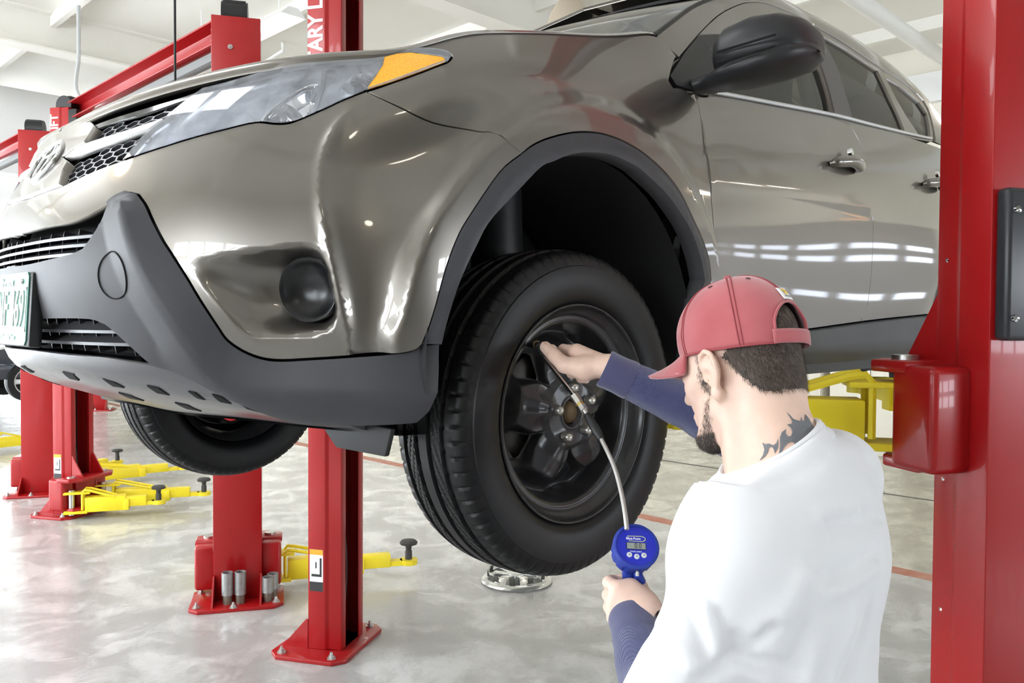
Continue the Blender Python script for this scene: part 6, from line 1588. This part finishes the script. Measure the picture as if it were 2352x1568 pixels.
vs = np.array([.198*math.cos(math.radians(51)), YT+.085, ZW+.198*math.sin(math.radians(51))]) if 'YT' in globals() else D_((1222, 787), 1.7)
p, q = (D_((1240, 797), 1.655)-np.array(gC)), vs-np.array(gC); rod(p, q, [.0085, .0090, .0080, .0074, .0078], BLACK, 'chuck')
rod(p+(q-p)*.62, p+(q-p)*.95, [.0084, .0088, .0086], mat('brass', (.62, .45, .18), .3, .9), 'chuck_collar')
print('gauge', time.time()-T0)
# ================================================================== WHEEL COVER ON THE FLOOR, FAR CAR
wc = onplane((1187, 1327), 2, .02); cover = empty('wheel_cover', (wc[0], wc[1], 0)); tag(cover, 'silver spoked wheel cover lying on the floor under the tire', 'wheel cover')
WCM = mat('silver_cover', (.62, .63, .60), .22, .75)
mb = MB(); mb.lathe([(.215, .006), (.218, .010), (.212, .022), (.196, .034), (.188, .034), (.190, .012), (.205, .006)], 64); mb.build('outer_ring', WCM, cover, True, sharp=40)
mb = MB(); mb.lathe([(0, .062), (.050, .062), (.060, .055), (.064, .034), (.058, .028), (0, .028)], 32); mb.build('centre', WCM, cover, True, sharp=35)
for k in range(7):
    a = 2*math.pi*k/7+.2; ca, sa = math.cos(a), math.sin(a); mb = MB()
    P = [(.055, -.020, .054), (.055, .020, .054), (.13, .026, .064), (.192, .042, .034), (.192, -.042, .034), (.13, -.026, .064)]
    top = [(x*ca-y*sa, x*sa+y*ca, z) for x, y, z in P]; bot = [(x, y, z-.012) for x, y, z in top]; mb.add(top+bot, [(0, 1, 2, 5), (5, 2, 3, 4), (6, 11, 8, 7), (11, 10, 9, 8)]+[(i, 6+i, 6+(i+1) % 6, (i+1) % 6) for i in range(6)]); mb.build('spoke', WCM, cover, bevel=.003)
for k in range(10):
    a = 2*math.pi*k/10; mb = MB(); M = Matrix.Rotation(a, 4, 'Z')@Matrix.Translation((.178, 0, 0)); mb.box((-.006, -.018, .030), (.004, .018, .072)); mb.V = [tuple(M@Vector(v)) for v in mb.V]; mb.build('clip', mat('clip_dark', (.05, .05, .04), .4), cover, bevel=.002)
mb = MB(); mb.tube([(.176*math.cos(a), .176*math.sin(a), .066+.004*math.sin(20*a)) for a in np.linspace(0, 2*math.pi, 121)], .0022, 6); mb.build('retaining_wire', STEEL, cover, True)
# far vehicle raised a little in another bay, seen past the car nose
fx, fy = -2.7, -14.6
far = empty('car', (fx, fy, 0)); tag(far, 'dark car on a lift far away behind the nose of the SUV', 'car')
DARKP = mat('dark_car_paint', (.03, .035, .045), .3, .4, coat=.8)
prof_ = [(-3.4, .55), (.75, .55), (.85, .75), (.80, 1.0), (.2, 1.12), (-.35, 1.18), (-1.0, 1.62), (-2.6, 1.65), (-3.3, 1.2), (-3.5, .8)]
mb = MB(); V = []; n = len(prof_)
for y, sc in ((-.85, .96), (-.6, 1.), (.6, 1.), (.85, .96)):
    for x, z in prof_: V.append((-1.3+(x+1.3)*sc, y*(1 if z < 1.2 else .8), .55+(z-.55)*(1 if abs(y) < .7 else .985)))
mb.add(V, [(k*n+i, k*n+(i+1) % n, (k+1)*n+(i+1) % n, (k+1)*n+i) for k in range(3) for i in range(n)]+[tuple(range(n)), tuple(range(3*n, 4*n))[::-1]]); mb.build('body', DARKP, far, bevel=.03)
ALLOY = mat('alloy_silver', (.55, .56, .57), .3, .85)
for x in (0, -2.6):
    for s in (1, -1):
        M = frame_mat((x, s*.78, .50), (0, s, 0)); mb = MB(); mb.lathe([(.21, -.10), (.33, -.10), (.345, -.06), (.345, .06), (.33, .10), (.235, .105), (.225, .08), (.22, .0), (.0, .0)], 40, M); w_ = mb.build('wheel', RUB, far, True, sharp=40)
        for k in range(5):
            a = 2*math.pi*k/5+.3; mb = MB(); mb.prism([(.03, -.035), (.03, .035), (.21, .045), (.21, .012), (.10, .0), (.21, -.012), (.21, -.045)][:0] or [(.02, -.03), (.215, -.048), (.215, .048), (.02, .03)], 2, .03, .075); mb.build('spoke', ALLOY, w_, bevel=.008, xf=M@Matrix.Rotation(a, 4, 'Z'))
        mb = MB(); mb.lathe([(.205, .05), (.215, .095), (.232, .098), (.236, .085)], 40, M); mb.build('rim', ALLOY, w_, True)
        mb = MB(); mb.lathe([(0, .085), (.04, .08), (.045, .05)], 20, M); mb.build('hub', ALLOY, w_, True)
    
lift4 = empty('vehicle_lift', (0, 0, 0)); tag(lift4, 'far red two-post lift with yellow arms around the dark car', 'vehicle lift', 'two-post vehicle lifts')
for y, s in ((-13.05, 1), (-16.0, -1)):
    M4, s4 = column(lift4, (-3.6, y), s, False, False); carriage(lift4, M4, .62, True)
    arm(lift4, M4@Vector((.17, .13, 0)), (-3.1, fy+s*.7), .50, padh=.05); arm(lift4, M4@Vector((-.17, .13, 0)), (-5.2, fy+s*.7), .50, padh=.05)
# two wall notices on the rear wall and a waste bin add nothing readable: left out
print('all', time.time()-T0)
